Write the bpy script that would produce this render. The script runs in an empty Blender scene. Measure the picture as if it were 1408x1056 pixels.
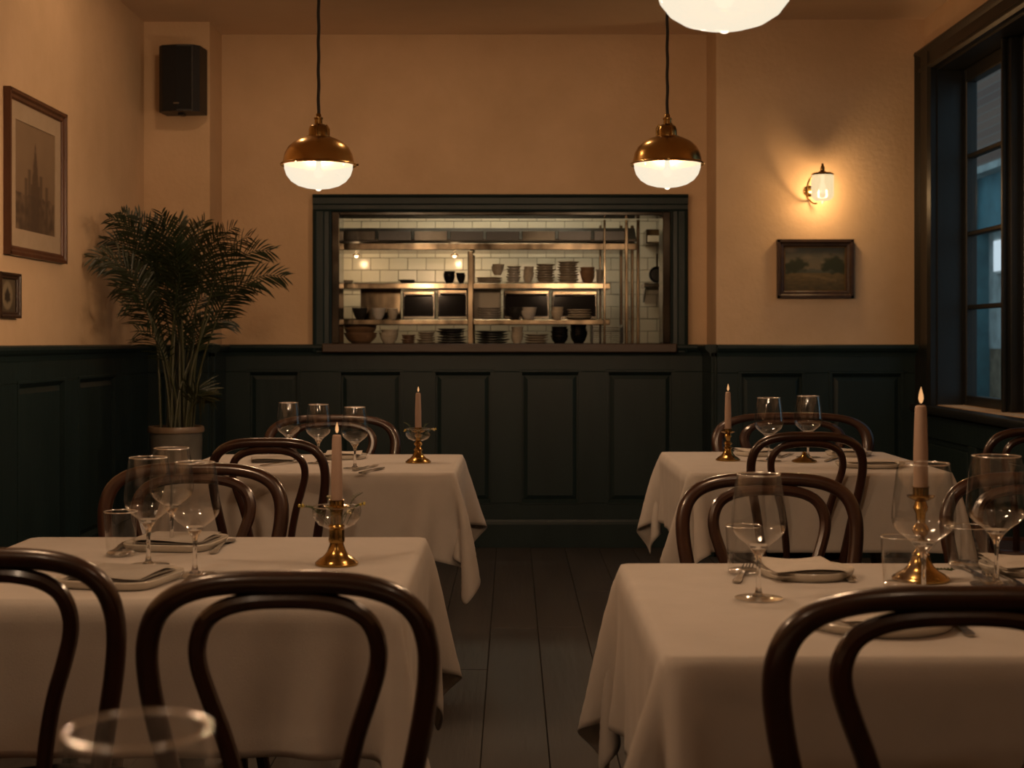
import bpy, bmesh, math, random
import numpy as np
from mathutils import Vector, Matrix

random.seed(7)
C = bpy.context.scene.collection
SC = bpy.context.scene
PI = math.pi

# ------------------------------------------------------------------ camera, world, exposure
cam_d = bpy.data.cameras.new('camera')
cam_d.lens = 50.0
cam_d.sensor_width = 36.0
cam_d.shift_y = -58.0 / 1408.0
cam_d.clip_start = 0.05
cam_d.dof.use_dof = True
cam_d.dof.focus_distance = 4.0
cam_d.dof.aperture_fstop = 6.3
cam = bpy.data.objects.new('camera', cam_d)
cam.location = (0, 0, 1.2)
cam.rotation_euler = (PI / 2, 0, 0)
C.objects.link(cam)
SC.camera = cam

W = bpy.data.worlds.new('dusk_sky')
SC.world = W
W.use_nodes = True
W.node_tree.nodes['Background'].inputs[0].default_value = (0.30, 0.44, 0.52, 1)
W.node_tree.nodes['Background'].inputs[1].default_value = 1.1

vs = SC.view_settings
vs.view_transform = 'Standard'
vs.look = 'None'
vs.exposure = 0.0
vs.gamma = 1.0
vs.use_curve_mapping = False
SC.cycles.use_denoising = True
SC.cycles.max_bounces = 10
SC.cycles.transparent_max_bounces = 24
SC.cycles.transmission_bounces = 10
SC.cycles.caustics_reflective = False
SC.cycles.caustics_refractive = False
SC.cycles.sample_clamp_indirect = 3.0

LAMP_RGB = (1.0, 0.63, 0.36)
PEND_W = 150.0       # bulbs in the two pendants at the back
NEAR_W = 150.0        # dimmed pendants over the near tables
SCONCE_W = 66.0
FLUSH_W = (132.0, 108.0)       # flush ceiling lamps near the back wall
GLOBE_W = (105.0, 85.0)      # opal ceiling globes behind and above the camera
KITCHEN_E = 21.0      # fluorescent tubes in the kitchen

F = 1408 * 50.0 / 36.0
def wx(px, d): return (px - 704.0) * d / F          # pixel column at depth d -> world x
def wz(py, d): return 1.2 + (470.0 - py) * d / F    # pixel row at depth d -> world z

# ------------------------------------------------------------------ materials
MATS = {}
def nodes_of(name):
    m = bpy.data.materials.new(name); m.use_nodes = True
    MATS[name] = m
    return m, m.node_tree.nodes, m.node_tree.links

def mat(name, col, rough=0.6, metal=0.0, var=None, vscale=6.0, vdetail=4.0, stretch=(1, 1, 1),
        bump=0.0, bscale=60.0, coat=0.0, spec=0.5, sheen=0.0, trans=0.0, rvar=0.0, coords='Object'):
    m, N, L = nodes_of(name)
    b = N['Principled BSDF']
    b.inputs['Base Color'].default_value = (*col, 1)
    b.inputs['Roughness'].default_value = rough
    b.inputs['Metallic'].default_value = metal
    b.inputs['Specular IOR Level'].default_value = spec
    b.inputs['Coat Weight'].default_value = coat
    b.inputs['Coat Roughness'].default_value = 0.12
    b.inputs['Sheen Weight'].default_value = sheen
    b.inputs['Transmission Weight'].default_value = trans
    tc = N.new('ShaderNodeTexCoord'); mp = N.new('ShaderNodeMapping')
    mp.inputs['Scale'].default_value = stretch
    L.new(tc.outputs[coords], mp.inputs['Vector'])
    if var is not None:
        nz = N.new('ShaderNodeTexNoise'); nz.inputs['Scale'].default_value = vscale
        nz.inputs['Detail'].default_value = vdetail; nz.inputs['Roughness'].default_value = 0.6
        L.new(mp.outputs['Vector'], nz.inputs['Vector'])
        cr = N.new('ShaderNodeValToRGB')
        cr.color_ramp.elements[0].position = 0.3; cr.color_ramp.elements[0].color = (*var, 1)
        cr.color_ramp.elements[1].position = 0.7; cr.color_ramp.elements[1].color = (*col, 1)
        L.new(nz.outputs['Fac'], cr.inputs['Fac'])
        L.new(cr.outputs['Color'], b.inputs['Base Color'])
        if rvar:
            mr = N.new('ShaderNodeMapRange')
            mr.inputs['To Min'].default_value = rough - rvar; mr.inputs['To Max'].default_value = rough + rvar
            L.new(nz.outputs['Fac'], mr.inputs['Value']); L.new(mr.outputs['Result'], b.inputs['Roughness'])
    if bump:
        n2 = N.new('ShaderNodeTexNoise'); n2.inputs['Scale'].default_value = bscale
        n2.inputs['Detail'].default_value = 5.0
        L.new(mp.outputs['Vector'], n2.inputs['Vector'])
        bp = N.new('ShaderNodeBump'); bp.inputs['Strength'].default_value = bump
        bp.inputs['Distance'].default_value = 0.01
        L.new(n2.outputs['Fac'], bp.inputs['Height']); L.new(bp.outputs['Normal'], b.inputs['Normal'])
    return m

def thin_glass(name, tint=(0.97, 0.97, 0.96), base=0.03, edge=0.55, power=3.0, rough=0.02):
    m, N, L = nodes_of(name)
    N.remove(N['Principled BSDF'])
    out = N['Material Output']
    t = N.new('ShaderNodeBsdfTransparent'); t.inputs[0].default_value = (*tint, 1)
    g = N.new('ShaderNodeBsdfGlossy'); g.inputs['Roughness'].default_value = rough
    g.inputs['Color'].default_value = (1, 1, 1, 1)
    lw = N.new('ShaderNodeLayerWeight'); lw.inputs['Blend'].default_value = 0.5
    pw = N.new('ShaderNodeMath'); pw.operation = 'POWER'; pw.inputs[1].default_value = power
    ma = N.new('ShaderNodeMath'); ma.operation = 'MULTIPLY_ADD'
    ma.inputs[1].default_value = edge; ma.inputs[2].default_value = base
    mx = N.new('ShaderNodeMixShader')
    L.new(lw.outputs['Facing'], pw.inputs[0]); L.new(pw.outputs[0], ma.inputs[0])
    L.new(ma.outputs[0], mx.inputs[0]); L.new(t.outputs[0], mx.inputs[1]); L.new(g.outputs[0], mx.inputs[2])
    L.new(mx.outputs[0], out.inputs['Surface'])
    return m

def lamp_glass(name, emit, strength, clear):
    m, N, L = nodes_of(name)
    N.remove(N['Principled BSDF'])
    out = N['Material Output']
    t = N.new('ShaderNodeBsdfTransparent'); t.inputs[0].default_value = (1, 1, 1, 1)
    e = N.new('ShaderNodeEmission'); e.inputs[0].default_value = (*emit, 1); e.inputs[1].default_value = strength
    g = N.new('ShaderNodeBsdfGlossy'); g.inputs['Roughness'].default_value = 0.1
    m1 = N.new('ShaderNodeMixShader'); m1.inputs[0].default_value = 1.0 - clear
    m2 = N.new('ShaderNodeMixShader'); m2.inputs[0].default_value = 0.03
    L.new(t.outputs[0], m1.inputs[1]); L.new(e.outputs[0], m1.inputs[2])
    L.new(m1.outputs[0], m2.inputs[1]); L.new(g.outputs[0], m2.inputs[2])
    L.new(m2.outputs[0], out.inputs['Surface'])
    return m

def emitter(name, col, strength):
    m, N, L = nodes_of(name)
    N.remove(N['Principled BSDF'])
    e = N.new('ShaderNodeEmission'); e.inputs[0].default_value = (*col, 1); e.inputs[1].default_value = strength
    L.new(e.outputs[0], N['Material Output'].inputs['Surface'])
    return m

def vcol_mat(name, rough=0.6, spec=0.4):
    m, N, L = nodes_of(name)
    a = N.new('ShaderNodeVertexColor'); a.layer_name = 'Col'
    b = N['Principled BSDF']; b.inputs['Roughness'].default_value = rough
    b.inputs['Specular IOR Level'].default_value = spec
    L.new(a.outputs['Color'], b.inputs['Base Color'])
    return m

def brick_mat(name, c1, c2, mortar, scale):
    m, N, L = nodes_of(name)
    b = N['Principled BSDF']; b.inputs['Roughness'].default_value = 0.85
    tc = N.new('ShaderNodeTexCoord'); mp = N.new('ShaderNodeMapping')
    mp.inputs['Rotation'].default_value = (PI / 2, 0, PI / 2)
    t = N.new('ShaderNodeTexBrick'); t.inputs['Scale'].default_value = scale
    t.inputs['Color1'].default_value = (*c1, 1); t.inputs['Color2'].default_value = (*c2, 1)
    t.inputs['Mortar'].default_value = (*mortar, 1)
    L.new(tc.outputs['Object'], mp.inputs['Vector']); L.new(mp.outputs['Vector'], t.inputs['Vector'])
    L.new(t.outputs['Color'], b.inputs['Base Color'])
    return m

mat('plaster', (0.64, 0.455, 0.285), 0.85, var=(0.54, 0.38, 0.23), vscale=2.2, vdetail=6, bump=0.25, bscale=35, spec=0.2)
mat('ceiling_paint', (0.80, 0.63, 0.46), 0.9, var=(0.72, 0.56, 0.40), vscale=1.5, bump=0.12, bscale=30, spec=0.2)
mat('green_paint', (0.0138, 0.0275, 0.0285), 0.42, spec=0.3, var=(0.0105, 0.021, 0.022), vscale=5, stretch=(1, 1, 0.3), bump=0.15, bscale=25, rvar=0.1)
mat('window_paint', (0.0085, 0.010, 0.0095), 0.40, var=(0.006, 0.007, 0.0065), vscale=5, bump=0.1, bscale=30)
mat('board', (0.056, 0.052, 0.048), 0.55, var=(0.034, 0.031, 0.029), vscale=9, vdetail=8, stretch=(1, 0.07, 1), bump=0.3, bscale=40, rvar=0.12)
mat('subfloor', (0.008, 0.006, 0.005), 0.9)
mat('sill_wood', (0.060, 0.036, 0.022), 0.45, var=(0.035, 0.02, 0.013), vscale=14, stretch=(0.1, 1, 1), bump=0.1)
mat('bentwood', (0.048, 0.018, 0.010), 0.30, var=(0.022, 0.0085, 0.005), vscale=18, vdetail=6, stretch=(1, 1, 0.3), bump=0.04, bscale=60, coat=0.5)
mat('seat_wood', (0.055, 0.020, 0.011), 0.38, var=(0.03, 0.011, 0.006), vscale=14, stretch=(1, 0.15, 1), coat=0.2)
mat('table_wood', (0.05, 0.028, 0.017), 0.5, var=(0.03, 0.016, 0.01), vscale=10, stretch=(0.2, 1, 1))
mat('cast_iron', (0.012, 0.012, 0.012), 0.5, metal=0.6, bump=0.1)
mat('linen', (0.54, 0.50, 0.465), 0.9, var=(0.485, 0.45, 0.415), vscale=9, vdetail=8, bump=0.12, bscale=420, spec=0.15, sheen=0.15)
mat('napkin_linen', (0.60, 0.55, 0.49), 0.9, var=(0.53, 0.48, 0.42), vscale=20, bump=0.2, bscale=500, spec=0.15)
mat('napkin_grey', (0.40, 0.37, 0.335), 0.9, var=(0.35, 0.32, 0.285), vscale=20, bump=0.2, bscale=500, spec=0.15)
mat('porcelain', (0.62, 0.58, 0.51), 0.14, var=(0.58, 0.54, 0.47), vscale=12)
mat('stoneware_plate', (0.62, 0.55, 0.43), 0.25, var=(0.46, 0.39, 0.29), vscale=25)
mat('earthenware', (0.30, 0.18, 0.10), 0.35, var=(0.2, 0.115, 0.062), vscale=15)
mat('dark_plate', (0.03, 0.028, 0.025), 0.3, var=(0.02, 0.018, 0.016), vscale=15)
mat('brass', (0.68, 0.42, 0.14), 0.25, metal=1.0, var=(0.55, 0.32, 0.095), vscale=9, rvar=0.05)
mat('aged_brass', (0.46, 0.29, 0.10), 0.2, metal=1.0, var=(0.30, 0.18, 0.055), vscale=30, rvar=0.06)
mat('cord_cloth', (0.02, 0.016, 0.012), 0.85, bump=0.5, bscale=300)
mat('silver', (0.55, 0.52, 0.47), 0.22, metal=1.0, var=(0.38, 0.35, 0.31), vscale=40, rvar=0.08)
mat('candle_wax', (0.40, 0.285, 0.225), 0.5, var=(0.36, 0.25, 0.19), vscale=8, spec=0.4)
mat('wick', (0.02, 0.015, 0.01), 0.9)
emitter('flame', (1.0, 0.50, 0.20), 0.85)
mat('speaker_black', (0.008, 0.008, 0.009), 0.5, var=(0.006, 0.006, 0.006), vscale=40, bump=0.15, bscale=250)
mat('grille_black', (0.006, 0.006, 0.007), 0.7, bump=0.8, bscale=400)
mat('badge', (0.3, 0.29, 0.27), 0.3, metal=1.0)
mat('frame_wood', (0.11, 0.043, 0.02), 0.4, var=(0.06, 0.025, 0.012), vscale=20, stretch=(1, 1, 0.15), bump=0.1)
mat('frame_dark', (0.05, 0.026, 0.014), 0.35, var=(0.025, 0.013, 0.008), vscale=25, bump=0.15, bscale=80)
mat('frame_gilt', (0.16, 0.10, 0.04), 0.4, metal=0.5, var=(0.09, 0.05, 0.02), vscale=30)
mat('mount_card', (0.38, 0.285, 0.19), 0.9, var=(0.34, 0.255, 0.165), vscale=12)
vcol_mat('print', 0.75, 0.2)
vcol_mat('oil_paint', 0.4, 0.4)
mat('glazed_pot', (0.15, 0.138, 0.118), 0.22, var=(0.10, 0.092, 0.078), vscale=9, bump=0.08, bscale=20)
mat('pot_rim', (0.19, 0.13, 0.085), 0.35, var=(0.13, 0.09, 0.055), vscale=20)
mat('soil', (0.02, 0.014, 0.01), 0.95, bump=0.8, bscale=80)
mat('leaf', (0.022, 0.031, 0.012), 0.42, var=(0.011, 0.018, 0.007), vscale=7)
mat('leaf_tip', (0.036, 0.038, 0.014), 0.42, var=(0.02, 0.025, 0.009), vscale=7)
mat('cane', (0.05, 0.052, 0.02), 0.5, var=(0.03, 0.034, 0.012), vscale=14)
mat('sprig', (0.07, 0.10, 0.03), 0.6, var=(0.04, 0.06, 0.02), vscale=60)
mat('flower_yellow', (0.62, 0.50, 0.10), 0.6, var=(0.5, 0.36, 0.06), vscale=80)
mat('flower_cream', (0.62, 0.54, 0.34), 0.6)
mat('steel', (0.36, 0.29, 0.20), 0.15, metal=1.0, var=(0.03, 0.023, 0.016), vscale=2.6, vdetail=2, stretch=(3, 1, 1), rvar=0.06)
mat('dark_steel', (0.13, 0.12, 0.10), 0.16, metal=1.0, var=(0.05, 0.045, 0.04), vscale=4, rvar=0.06)
mat('hood_steel', (0.09, 0.082, 0.07), 0.42, metal=1.0, var=(0.04, 0.036, 0.03), vscale=4, rvar=0.06)
mat('kitchen_black', (0.010, 0.011, 0.012), 0.25, var=(0.006, 0.006, 0.006), vscale=8)
mat('oven_glass', (0.006, 0.007, 0.009), 0.06, spec=0.3)
mat('tile', (0.66, 0.64, 0.54), 0.16, var=(0.60, 0.575, 0.475), vscale=2.0, coords='Object')
mat('tile_b', (0.60, 0.58, 0.49), 0.18, var=(0.55, 0.53, 0.44), vscale=2.0)
mat('grout', (0.26, 0.24, 0.19), 0.9, bump=0.2)
mat('kitchen_white', (0.6, 0.57, 0.48), 0.7)
mat('white_box', (0.66, 0.60, 0.48), 0.6)
mat('copper', (0.55, 0.26, 0.13), 0.25, metal=1.0, var=(0.4, 0.18, 0.09), vscale=10)
emitter('tube', (1.0, 0.85, 0.60), KITCHEN_E)
emitter('tile_glint_bulb', (1.0, 0.68, 0.36), 7.0)  # added glow that stands in for reflections on the kitchen tiles
thin_glass('wine_crystal', base=0.075, edge=0.70, power=2.6, rough=0.05)
thin_glass('crystal_rim', base=0.40, edge=0.5, power=1.0, rough=0.15)
thin_glass('crystal_foot', base=0.14, edge=0.60, power=1.5, rough=0.12)
thin_glass('tumbler_glass', base=0.06, edge=0.6, power=2.6, rough=0.05)
thin_glass('window_glass', tint=(0.86, 0.93, 0.95), base=0.05, edge=0.5, power=4.0)
gm = mat('solid_glass', (1, 1, 1), 0.0, trans=1.0); gm.node_tree.nodes['Principled BSDF'].inputs['IOR'].default_value = 1.5
lamp_glass('opal_glass', (1.0, 0.87, 0.66), 1.0, 0.09)
lamp_glass('sconce_glass', (1.0, 0.76, 0.42), 0.95, 0.15)
emitter('bulb_glow', (1.0, 0.80, 0.5), 2.0)
brick_mat('street_brick', (0.32, 0.16, 0.11), (0.24, 0.12, 0.09), (0.3, 0.25, 0.21), 4.0)
mat('street_stone', (0.72, 0.70, 0.66), 0.9, var=(0.36, 0.34, 0.31), vscale=3)
mat('street_teal', (0.12, 0.32, 0.36), 0.6, var=(0.05, 0.15, 0.18), vscale=2)
mat('street_tan', (0.42, 0.28, 0.18), 0.9, var=(0.15, 0.10, 0.065), vscale=5)
mat('asphalt', (0.05, 0.05, 0.05), 0.9, var=(0.035, 0.035, 0.035), vscale=8)
emitter('street_window', (0.86, 0.93, 1.0), 1.1)

# ------------------------------------------------------------------ mesh helpers
def catmull(pts, n=6, closed=False):
    pts = [Vector(p) for p in pts]; out = []; m = len(pts)
    segs = m if closed else m - 1
    for i in range(segs):
        p0 = pts[(i - 1) % m] if closed or i > 0 else pts[0] * 2 - pts[1]
        p1 = pts[i]; p2 = pts[(i + 1) % m]
        p3 = pts[(i + 2) % m] if closed or i + 2 < m else p2 * 2 - p1
        for k in range(n):
            t = k / n
            out.append(0.5 * ((2 * p1) + (p2 - p0) * t + (2 * p0 - 5 * p1 + 4 * p2 - p3) * t * t
                              + (3 * p1 - p0 - 3 * p2 + p3) * t ** 3))
    if not closed: out.append(pts[-1])
    return out

class MB:
    def __init__(self): self.v = []; self.f = []
    def add(self, vs, fs):
        o = len(self.v); self.v += [tuple(p) for p in vs]; self.f += [tuple(i + o for i in f) for f in fs]
        return self
    def box(self, x0, x1, y0, y1, z0, z1):
        return self.add([(x0, y0, z0), (x1, y0, z0), (x1, y1, z0), (x0, y1, z0), (x0, y0, z1), (x1, y0, z1), (x1, y1, z1), (x0, y1, z1)],
                        [(0, 3, 2, 1), (4, 5, 6, 7), (0, 1, 5, 4), (1, 2, 6, 5), (2, 3, 7, 6), (3, 0, 4, 7)])
    def cbox(self, x0, x1, y0, y1, z0, z1, b=0.004, seg=1):
        bm = bmesh.new(); bmesh.ops.create_cube(bm, size=1.0)
        for v in bm.verts:
            v.co = Vector(((x0 + x1) / 2 + v.co.x * (x1 - x0), (y0 + y1) / 2 + v.co.y * (y1 - y0), (z0 + z1) / 2 + v.co.z * (z1 - z0)))
        bmesh.ops.bevel(bm, geom=bm.edges[:], offset=b, segments=seg, affect='EDGES', profile=0.5)
        bm.verts.index_update()
        r = self.add([v.co for v in bm.verts], [[v.index for v in f.verts] for f in bm.faces]); bm.free(); return r
    def lathe(self, prof, n=32, cx=0, cy=0, cz=0, sq=2.0, sx=1.0, sy=1.0):
        """prof: list of (r, z); r == 0 closes. sq > 2 squares the outline off."""
        vs = []; rings = []
        for r, z in prof:
            if r <= 1e-6:
                rings.append([len(vs)]); vs.append((cx, cy, cz + z))
            else:
                ring = []
                for k in range(n):
                    a = 2 * PI * k / n; c, s = math.cos(a), math.sin(a)
                    q = 1.0 if sq == 2.0 else (abs(c) ** sq + abs(s) ** sq) ** (-1 / sq)
                    ring.append(len(vs)); vs.append((cx + r * c * q * sx, cy + r * s * q * sy, cz + z))
                rings.append(ring)
        fs = []
        for a, b in zip(rings, rings[1:]):
            for k in range(n):
                k2 = (k + 1) % n
                if len(a) == 1 and len(b) == 1: continue
                if len(a) == 1: fs.append((a[0], b[k2], b[k]))
                elif len(b) == 1: fs.append((a[k], a[k2], b[0]))
                else: fs.append((a[k], a[k2], b[k2], b[k]))
        return self.add(vs, fs)
    def tube(self, pts, rad, n=8, closed=False, cap=True):
        pts = [Vector(p) for p in pts]; m = len(pts)
        if not hasattr(rad, '__len__'): rad = [rad] * m
        tang = []
        for i in range(m):
            a = pts[(i - 1) % m] if closed or i > 0 else pts[i]
            b = pts[(i + 1) % m] if closed or i < m - 1 else pts[i]
            tang.append((b - a).normalized())
        up = Vector((0, 0, 1)) if abs(tang[0].z) < 0.9 else Vector((1, 0, 0))
        nrm = (up - tang[0] * up.dot(tang[0])).normalized()
        vs = []
        for i in range(m):
            nrm = (nrm - tang[i] * nrm.dot(tang[i])).normalized()
            bi = tang[i].cross(nrm)
            for k in range(n):
                a = 2 * PI * k / n
                vs.append(pts[i] + (nrm * math.cos(a) + bi * math.sin(a)) * rad[i])
        fs = []
        for i in range(m if closed else m - 1):
            j = (i + 1) % m
            for k in range(n):
                k2 = (k + 1) % n
                fs.append((i * n + k, i * n + k2, j * n + k2, j * n + k))
        if cap and not closed:
            fs.append(tuple(range(n - 1, -1, -1))); fs.append(tuple((m - 1) * n + k for k in range(n)))
        return self.add(vs, fs)
    def prism(self, poly, axis, a0, a1):
        """extrude a 2D polygon along an axis ('x','y','z')."""
        n = len(poly); vs = []
        for a in (a0, a1):
            for (p, q) in poly:
                vs.append({'x': (a, p, q), 'y': (p, a, q), 'z': (p, q, a)}[axis])
        fs = [tuple(range(n - 1, -1, -1)), tuple(range(n, 2 * n))]
        fs += [(k, (k + 1) % n, n + (k + 1) % n, n + k) for k in range(n)]
        return self.add(vs, fs)
    def mesh(self, name, material, smooth=True, angle=35):
        me = bpy.data.meshes.new(name)
        me.from_pydata(self.v, [], self.f); me.validate()
        bm = bmesh.new(); bm.from_mesh(me)
        bmesh.ops.recalc_face_normals(bm, faces=bm.faces[:])
        if smooth:
            lim = math.radians(angle)
            for f in bm.faces: f.smooth = True
            for e in bm.edges:
                if len(e.link_faces) == 2 and e.calc_face_angle(0) > lim: e.smooth = False
        bm.to_mesh(me); bm.free()
        me.materials.append(MATS[material])
        return me
    def build(self, name, material, parent=None, loc=(0, 0, 0), rot=(0, 0, 0), smooth=True, angle=35):
        o = bpy.data.objects.new(name, self.mesh(name, material, smooth, angle))
        C.objects.link(o); o.location = loc; o.rotation_euler = rot
        if parent is not None: o.parent = parent
        return o

def inst(name, me, parent=None, loc=(0, 0, 0), rot=(0, 0, 0), scale=(1, 1, 1)):
    o = bpy.data.objects.new(name, me); C.objects.link(o)
    o.location = loc; o.rotation_euler = rot; o.scale = scale
    if parent is not None: o.parent = parent
    return o
def tag(o, label, cat, group=None):
    o['label'] = label; o['category'] = cat
    if group: o['group'] = group
    return o
def empty(name, loc=(0, 0, 0), rz=0.0, scale=(1, 1, 1)):
    o = bpy.data.objects.new(name, None); C.objects.link(o)
    o.empty_display_size = 0.1
    o.location = loc; o.rotation_euler = (0, 0, rz); o.scale = scale
    return o
def thing(name, label, cat, loc=(0, 0, 0), rz=0.0, group=None, scale=(1, 1, 1)):
    return tag(empty(name, loc, rz, scale), label, cat, group)
def structure(o): o['kind'] = 'structure'; return o
def copy_thing(src, loc, rz, label, group=None, scale=None):
    r = src.copy(); C.objects.link(r); r.location = loc; r.rotation_euler = (0, 0, rz)
    if scale: r.scale = scale
    r['label'] = label
    if group: r['group'] = group
    for ch in list(src.children):
        c = ch.copy(); C.objects.link(c); c.parent = r
        for g in list(ch.children):
            d = g.copy(); C.objects.link(d); d.parent = c
    return r
def point_light(name, parent, loc, watts, rgb, radius):
    l = bpy.data.lights.new(name, 'POINT'); l.energy = watts; l.color = rgb; l.shadow_soft_size = radius
    o = bpy.data.objects.new(name, l); C.objects.link(o); o.location = loc; o.parent = parent
    return o

# ------------------------------------------------------------------ the room
XL, XR, YB, YPL, YPR, CEIL, YF = -2.07, 2.30, 8.33, 8.00, 7.94, 3.0, -3.6
XA, XB = -1.70, 1.14                                   # where the back recess begins and ends
OX0, OX1 = wx(456, 8.3), wx(922, 8.3)                  # pass-through opening
OZ0, OZ1 = 1.19, wz(291, 8.3)
WT = 0.16
m = MB().box(XL - 0.15, XA, YPL, YB + WT, 0, CEIL)
m.box(XB, XR + 0.19, YPR, YB + WT, 0, CEIL)
m.box(XA, OX0, YB, YB + WT, 0, CEIL).box(OX1, XB, YB, YB + WT, 0, CEIL)
m.box(OX0, OX1, YB, YB + WT, 0, OZ0 - 0.04).box(OX0, OX1, YB, YB + WT, OZ1, CEIL)
structure(m.build('wall_back', 'plaster', smooth=False))
structure(MB().box(XL - 0.15, XL, YF, YPL, 0, CEIL).build('wall_left', 'plaster', smooth=False))
WY0, WY1, WZ0, WZ1 = 5.50, 7.69, 0.86, 2.68            # window opening in the right wall
m = MB().box(XR, XR + 0.19, YF, WY0, 0, CEIL).box(XR, XR + 0.19, WY1, YPR, 0, CEIL)
m.box(XR, XR + 0.19, WY0, WY1, 0, WZ0).box(XR, XR + 0.19, WY0, WY1, WZ1, CEIL)
structure(m.build('wall_right', 'plaster', smooth=False))
structure(MB().box(XL - 0.15, XR + 0.19, YF - 0.15, YF, 0, CEIL).build('wall_front', 'plaster', smooth=False))
structure(MB().box(XL - 0.15, XR + 0.19, YF - 0.15, YB + WT, CEIL, CEIL + 0.1).build('ceiling', 'ceiling_paint', smooth=False))
fl = structure(MB().box(XL - 0.15, XR + 0.19, YF - 0.15, YB + WT, -0.12, -0.022).build('floor', 'subfloor', smooth=False))
rf = random.Random(3)
PW = 0.198
k = 0
x = XL
while x < XR - 0.02:
    x1 = min(x + PW, XR)
    y = YF - rf.random() * 1.5
    while y < YB:
        y1 = min(y + rf.uniform(2.6, 4.2), YB)
        ya = max(y, YF)
        if y1 - ya > 0.1:
            dz = rf.uniform(-0.0015, 0.0)
            MB().cbox(-(x1 - x) / 2 + 0.0009, (x1 - x) / 2 - 0.0009, -(y1 - ya) / 2 + 0.0012, (y1 - ya) / 2 - 0.0012, -0.022, 0.0, 0.002).build(
                'floor_board', 'board', fl, ((x + x1) / 2, (ya + y1) / 2, dz), smooth=False)
        y = y1
    x += PW

# wainscot runs ---------------------------------------------------------------
RAIL_Z = 1.185
def wainscot(num, loc, rz, length, panels, lo=0.0, hi=0.0):
    """panels: (u0, u1) along the run; front faces local -y."""
    t = structure(empty('trim_%d' % num, loc, rz))
    z0, z1 = 0.258, 1.026
    MB().box(lo, length - hi, -0.010, 0, 0.0, 1.14).build('backboard', 'green_paint', t, smooth=False)
    MB().cbox(lo, length - hi, -0.030, -0.010, z1, 1.14, 0.003).build('rail', 'green_paint', t, smooth=False)
    MB().cbox(lo, length - hi, -0.030, -0.010, 0.15, z0, 0.003).build('rail', 'green_paint', t, smooth=False)
    edges = [lo] + [e for p in panels for e in p] + [length - hi]
    for a, b in zip(edges[0::2], edges[1::2]):
        if b - a > 0.01:
            MB().cbox(a, b, -0.030, -0.010, z0, z1, 0.003).build('stile', 'green_paint', t, smooth=False)
    for a, b in panels:
        # raised field with a sloping margin and a small bead round it
        s, q = 0.022, 0.045
        vs = [(a + s, -0.0105, z0 + s), (b - s, -0.0105, z0 + s), (b - s, -0.0105, z1 - s), (a + s, -0.0105, z1 - s),
              (a + q, -0.021, z0 + q), (b - q, -0.021, z0 + q), (b - q, -0.021, z1 - q), (a + q, -0.021, z1 - q)]
        fs = [(4, 5, 6, 7), (0, 1, 5, 4), (1, 2, 6, 5), (2, 3, 7, 6), (3, 0, 4, 7)]
        p = MB().add(vs, fs).build('panel', 'green_paint', t, smooth=False)
        bd = MB()
        bd.prism([(-0.0105, z1 - s), (-0.036, z1 - 0.001), (-0.036, z1 + 0.009), (-0.029, z1 + 0.012), (-0.0105, z1 + 0.002)], 'x', a - 0.008, b + 0.008)
        bd.prism([(-0.0105, z0 + s), (-0.034, z0 + 0.002), (-0.034, z0 - 0.006), (-0.029, z0 - 0.009), (-0.0105, z0)], 'x', a - 0.008, b + 0.008)
        bd.box(a - 0.006, a + 0.012, -0.034, -0.0105, z0, z1).box(b - 0.012, b + 0.006, -0.034, -0.0105, z0, z1)
        bd.build('panel_bead', 'green_paint', p, smooth=False)
    MB().prism([(0, 1.118), (-0.034, 1.118), (-0.036, 1.128), (-0.040, 1.140), (-0.052, 1.150), (-0.062, 1.165), (-0.062, 1.178), (-0.054, RAIL_Z), (0, RAIL_Z)],
               'x', lo, length - hi).build('chair_rail', 'green_paint', t, smooth=False)
    MB().prism([(0, 0), (-0.045, 0), (-0.045, 0.135), (-0.036, 0.150), (-0.033, 0.162), (-0.010, 0.165), (0, 0.165)],
               'x', lo, length - hi).build('baseboard', 'green_paint', t, smooth=False)
    return t
def back_panels(px, x0, d): return [(wx(a, d) - x0, wx(b, d) - x0) for a, b in px]
wainscot(1, (XA, YB, 0), 0, XB - XA, back_panels([(341, 412), (466, 553), (596, 677), (715, 798), (834, 926)], XA, 8.3))
wainscot(2, (XL, YPL, 0), 0, XA - XL, [(0.08, 0.30)])
wainscot(3, (XA, YPL, 0), PI / 2, YB - YPL, [], 0.0, 0.0)
wainscot(4, (XB, YPR, 0), 0, XR - XB, [(0.125, 0.484), (0.63, 1.034)])
wainscot(5, (XB, YB, 0), -PI / 2, YB - YPR, [])
wainscot(6, (XL, YF, 0), PI / 2, YPL - YF, [(y - YF, y + 0.62 - YF) for y in [-3.24 + 0.828 * i for i in range(13)]])
# right wall: low panelling under the window, full height towards the camera
wainscot(7, (XR, WY0 - 0.24, 0), -PI / 2, WY0 - 0.24 - YF, [(0.2 + 0.85 * i, 0.8 + 0.85 * i) for i in range(10)])
t = structure(empty('trim_8', (XR, YPR, 0), -PI / 2))
LW = YPR - WY0 + 0.24
MB().box(0, LW, -0.010, 0, 0, 0.80).build('backboard', 'green_paint', t, smooth=False)
MB().cbox(0, LW, -0.030, -0.010, 0.68, 0.80, 0.003).build('rail', 'green_paint', t, smooth=False)
MB().cbox(0, LW, -0.030, -0.010, 0.15, 0.258, 0.003).build('rail', 'green_paint', t, smooth=False)
for i in range(4):
    u = 0.0 + i * (LW - 0.12) / 3
    MB().cbox(u, u + 0.12, -0.030, -0.010, 0.258, 0.68, 0.003).build('stile', 'green_paint', t, smooth=False)
for i in range(3):
    u = 0.12 + i * (LW - 0.12) / 3; u1 = (i + 1) * (LW - 0.12) / 3
    MB().cbox(u + 0.03, u1 - 0.03, -0.022, -0.010, 0.29, 0.65, 0.010).build('panel', 'green_paint', t, smooth=False)
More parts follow.
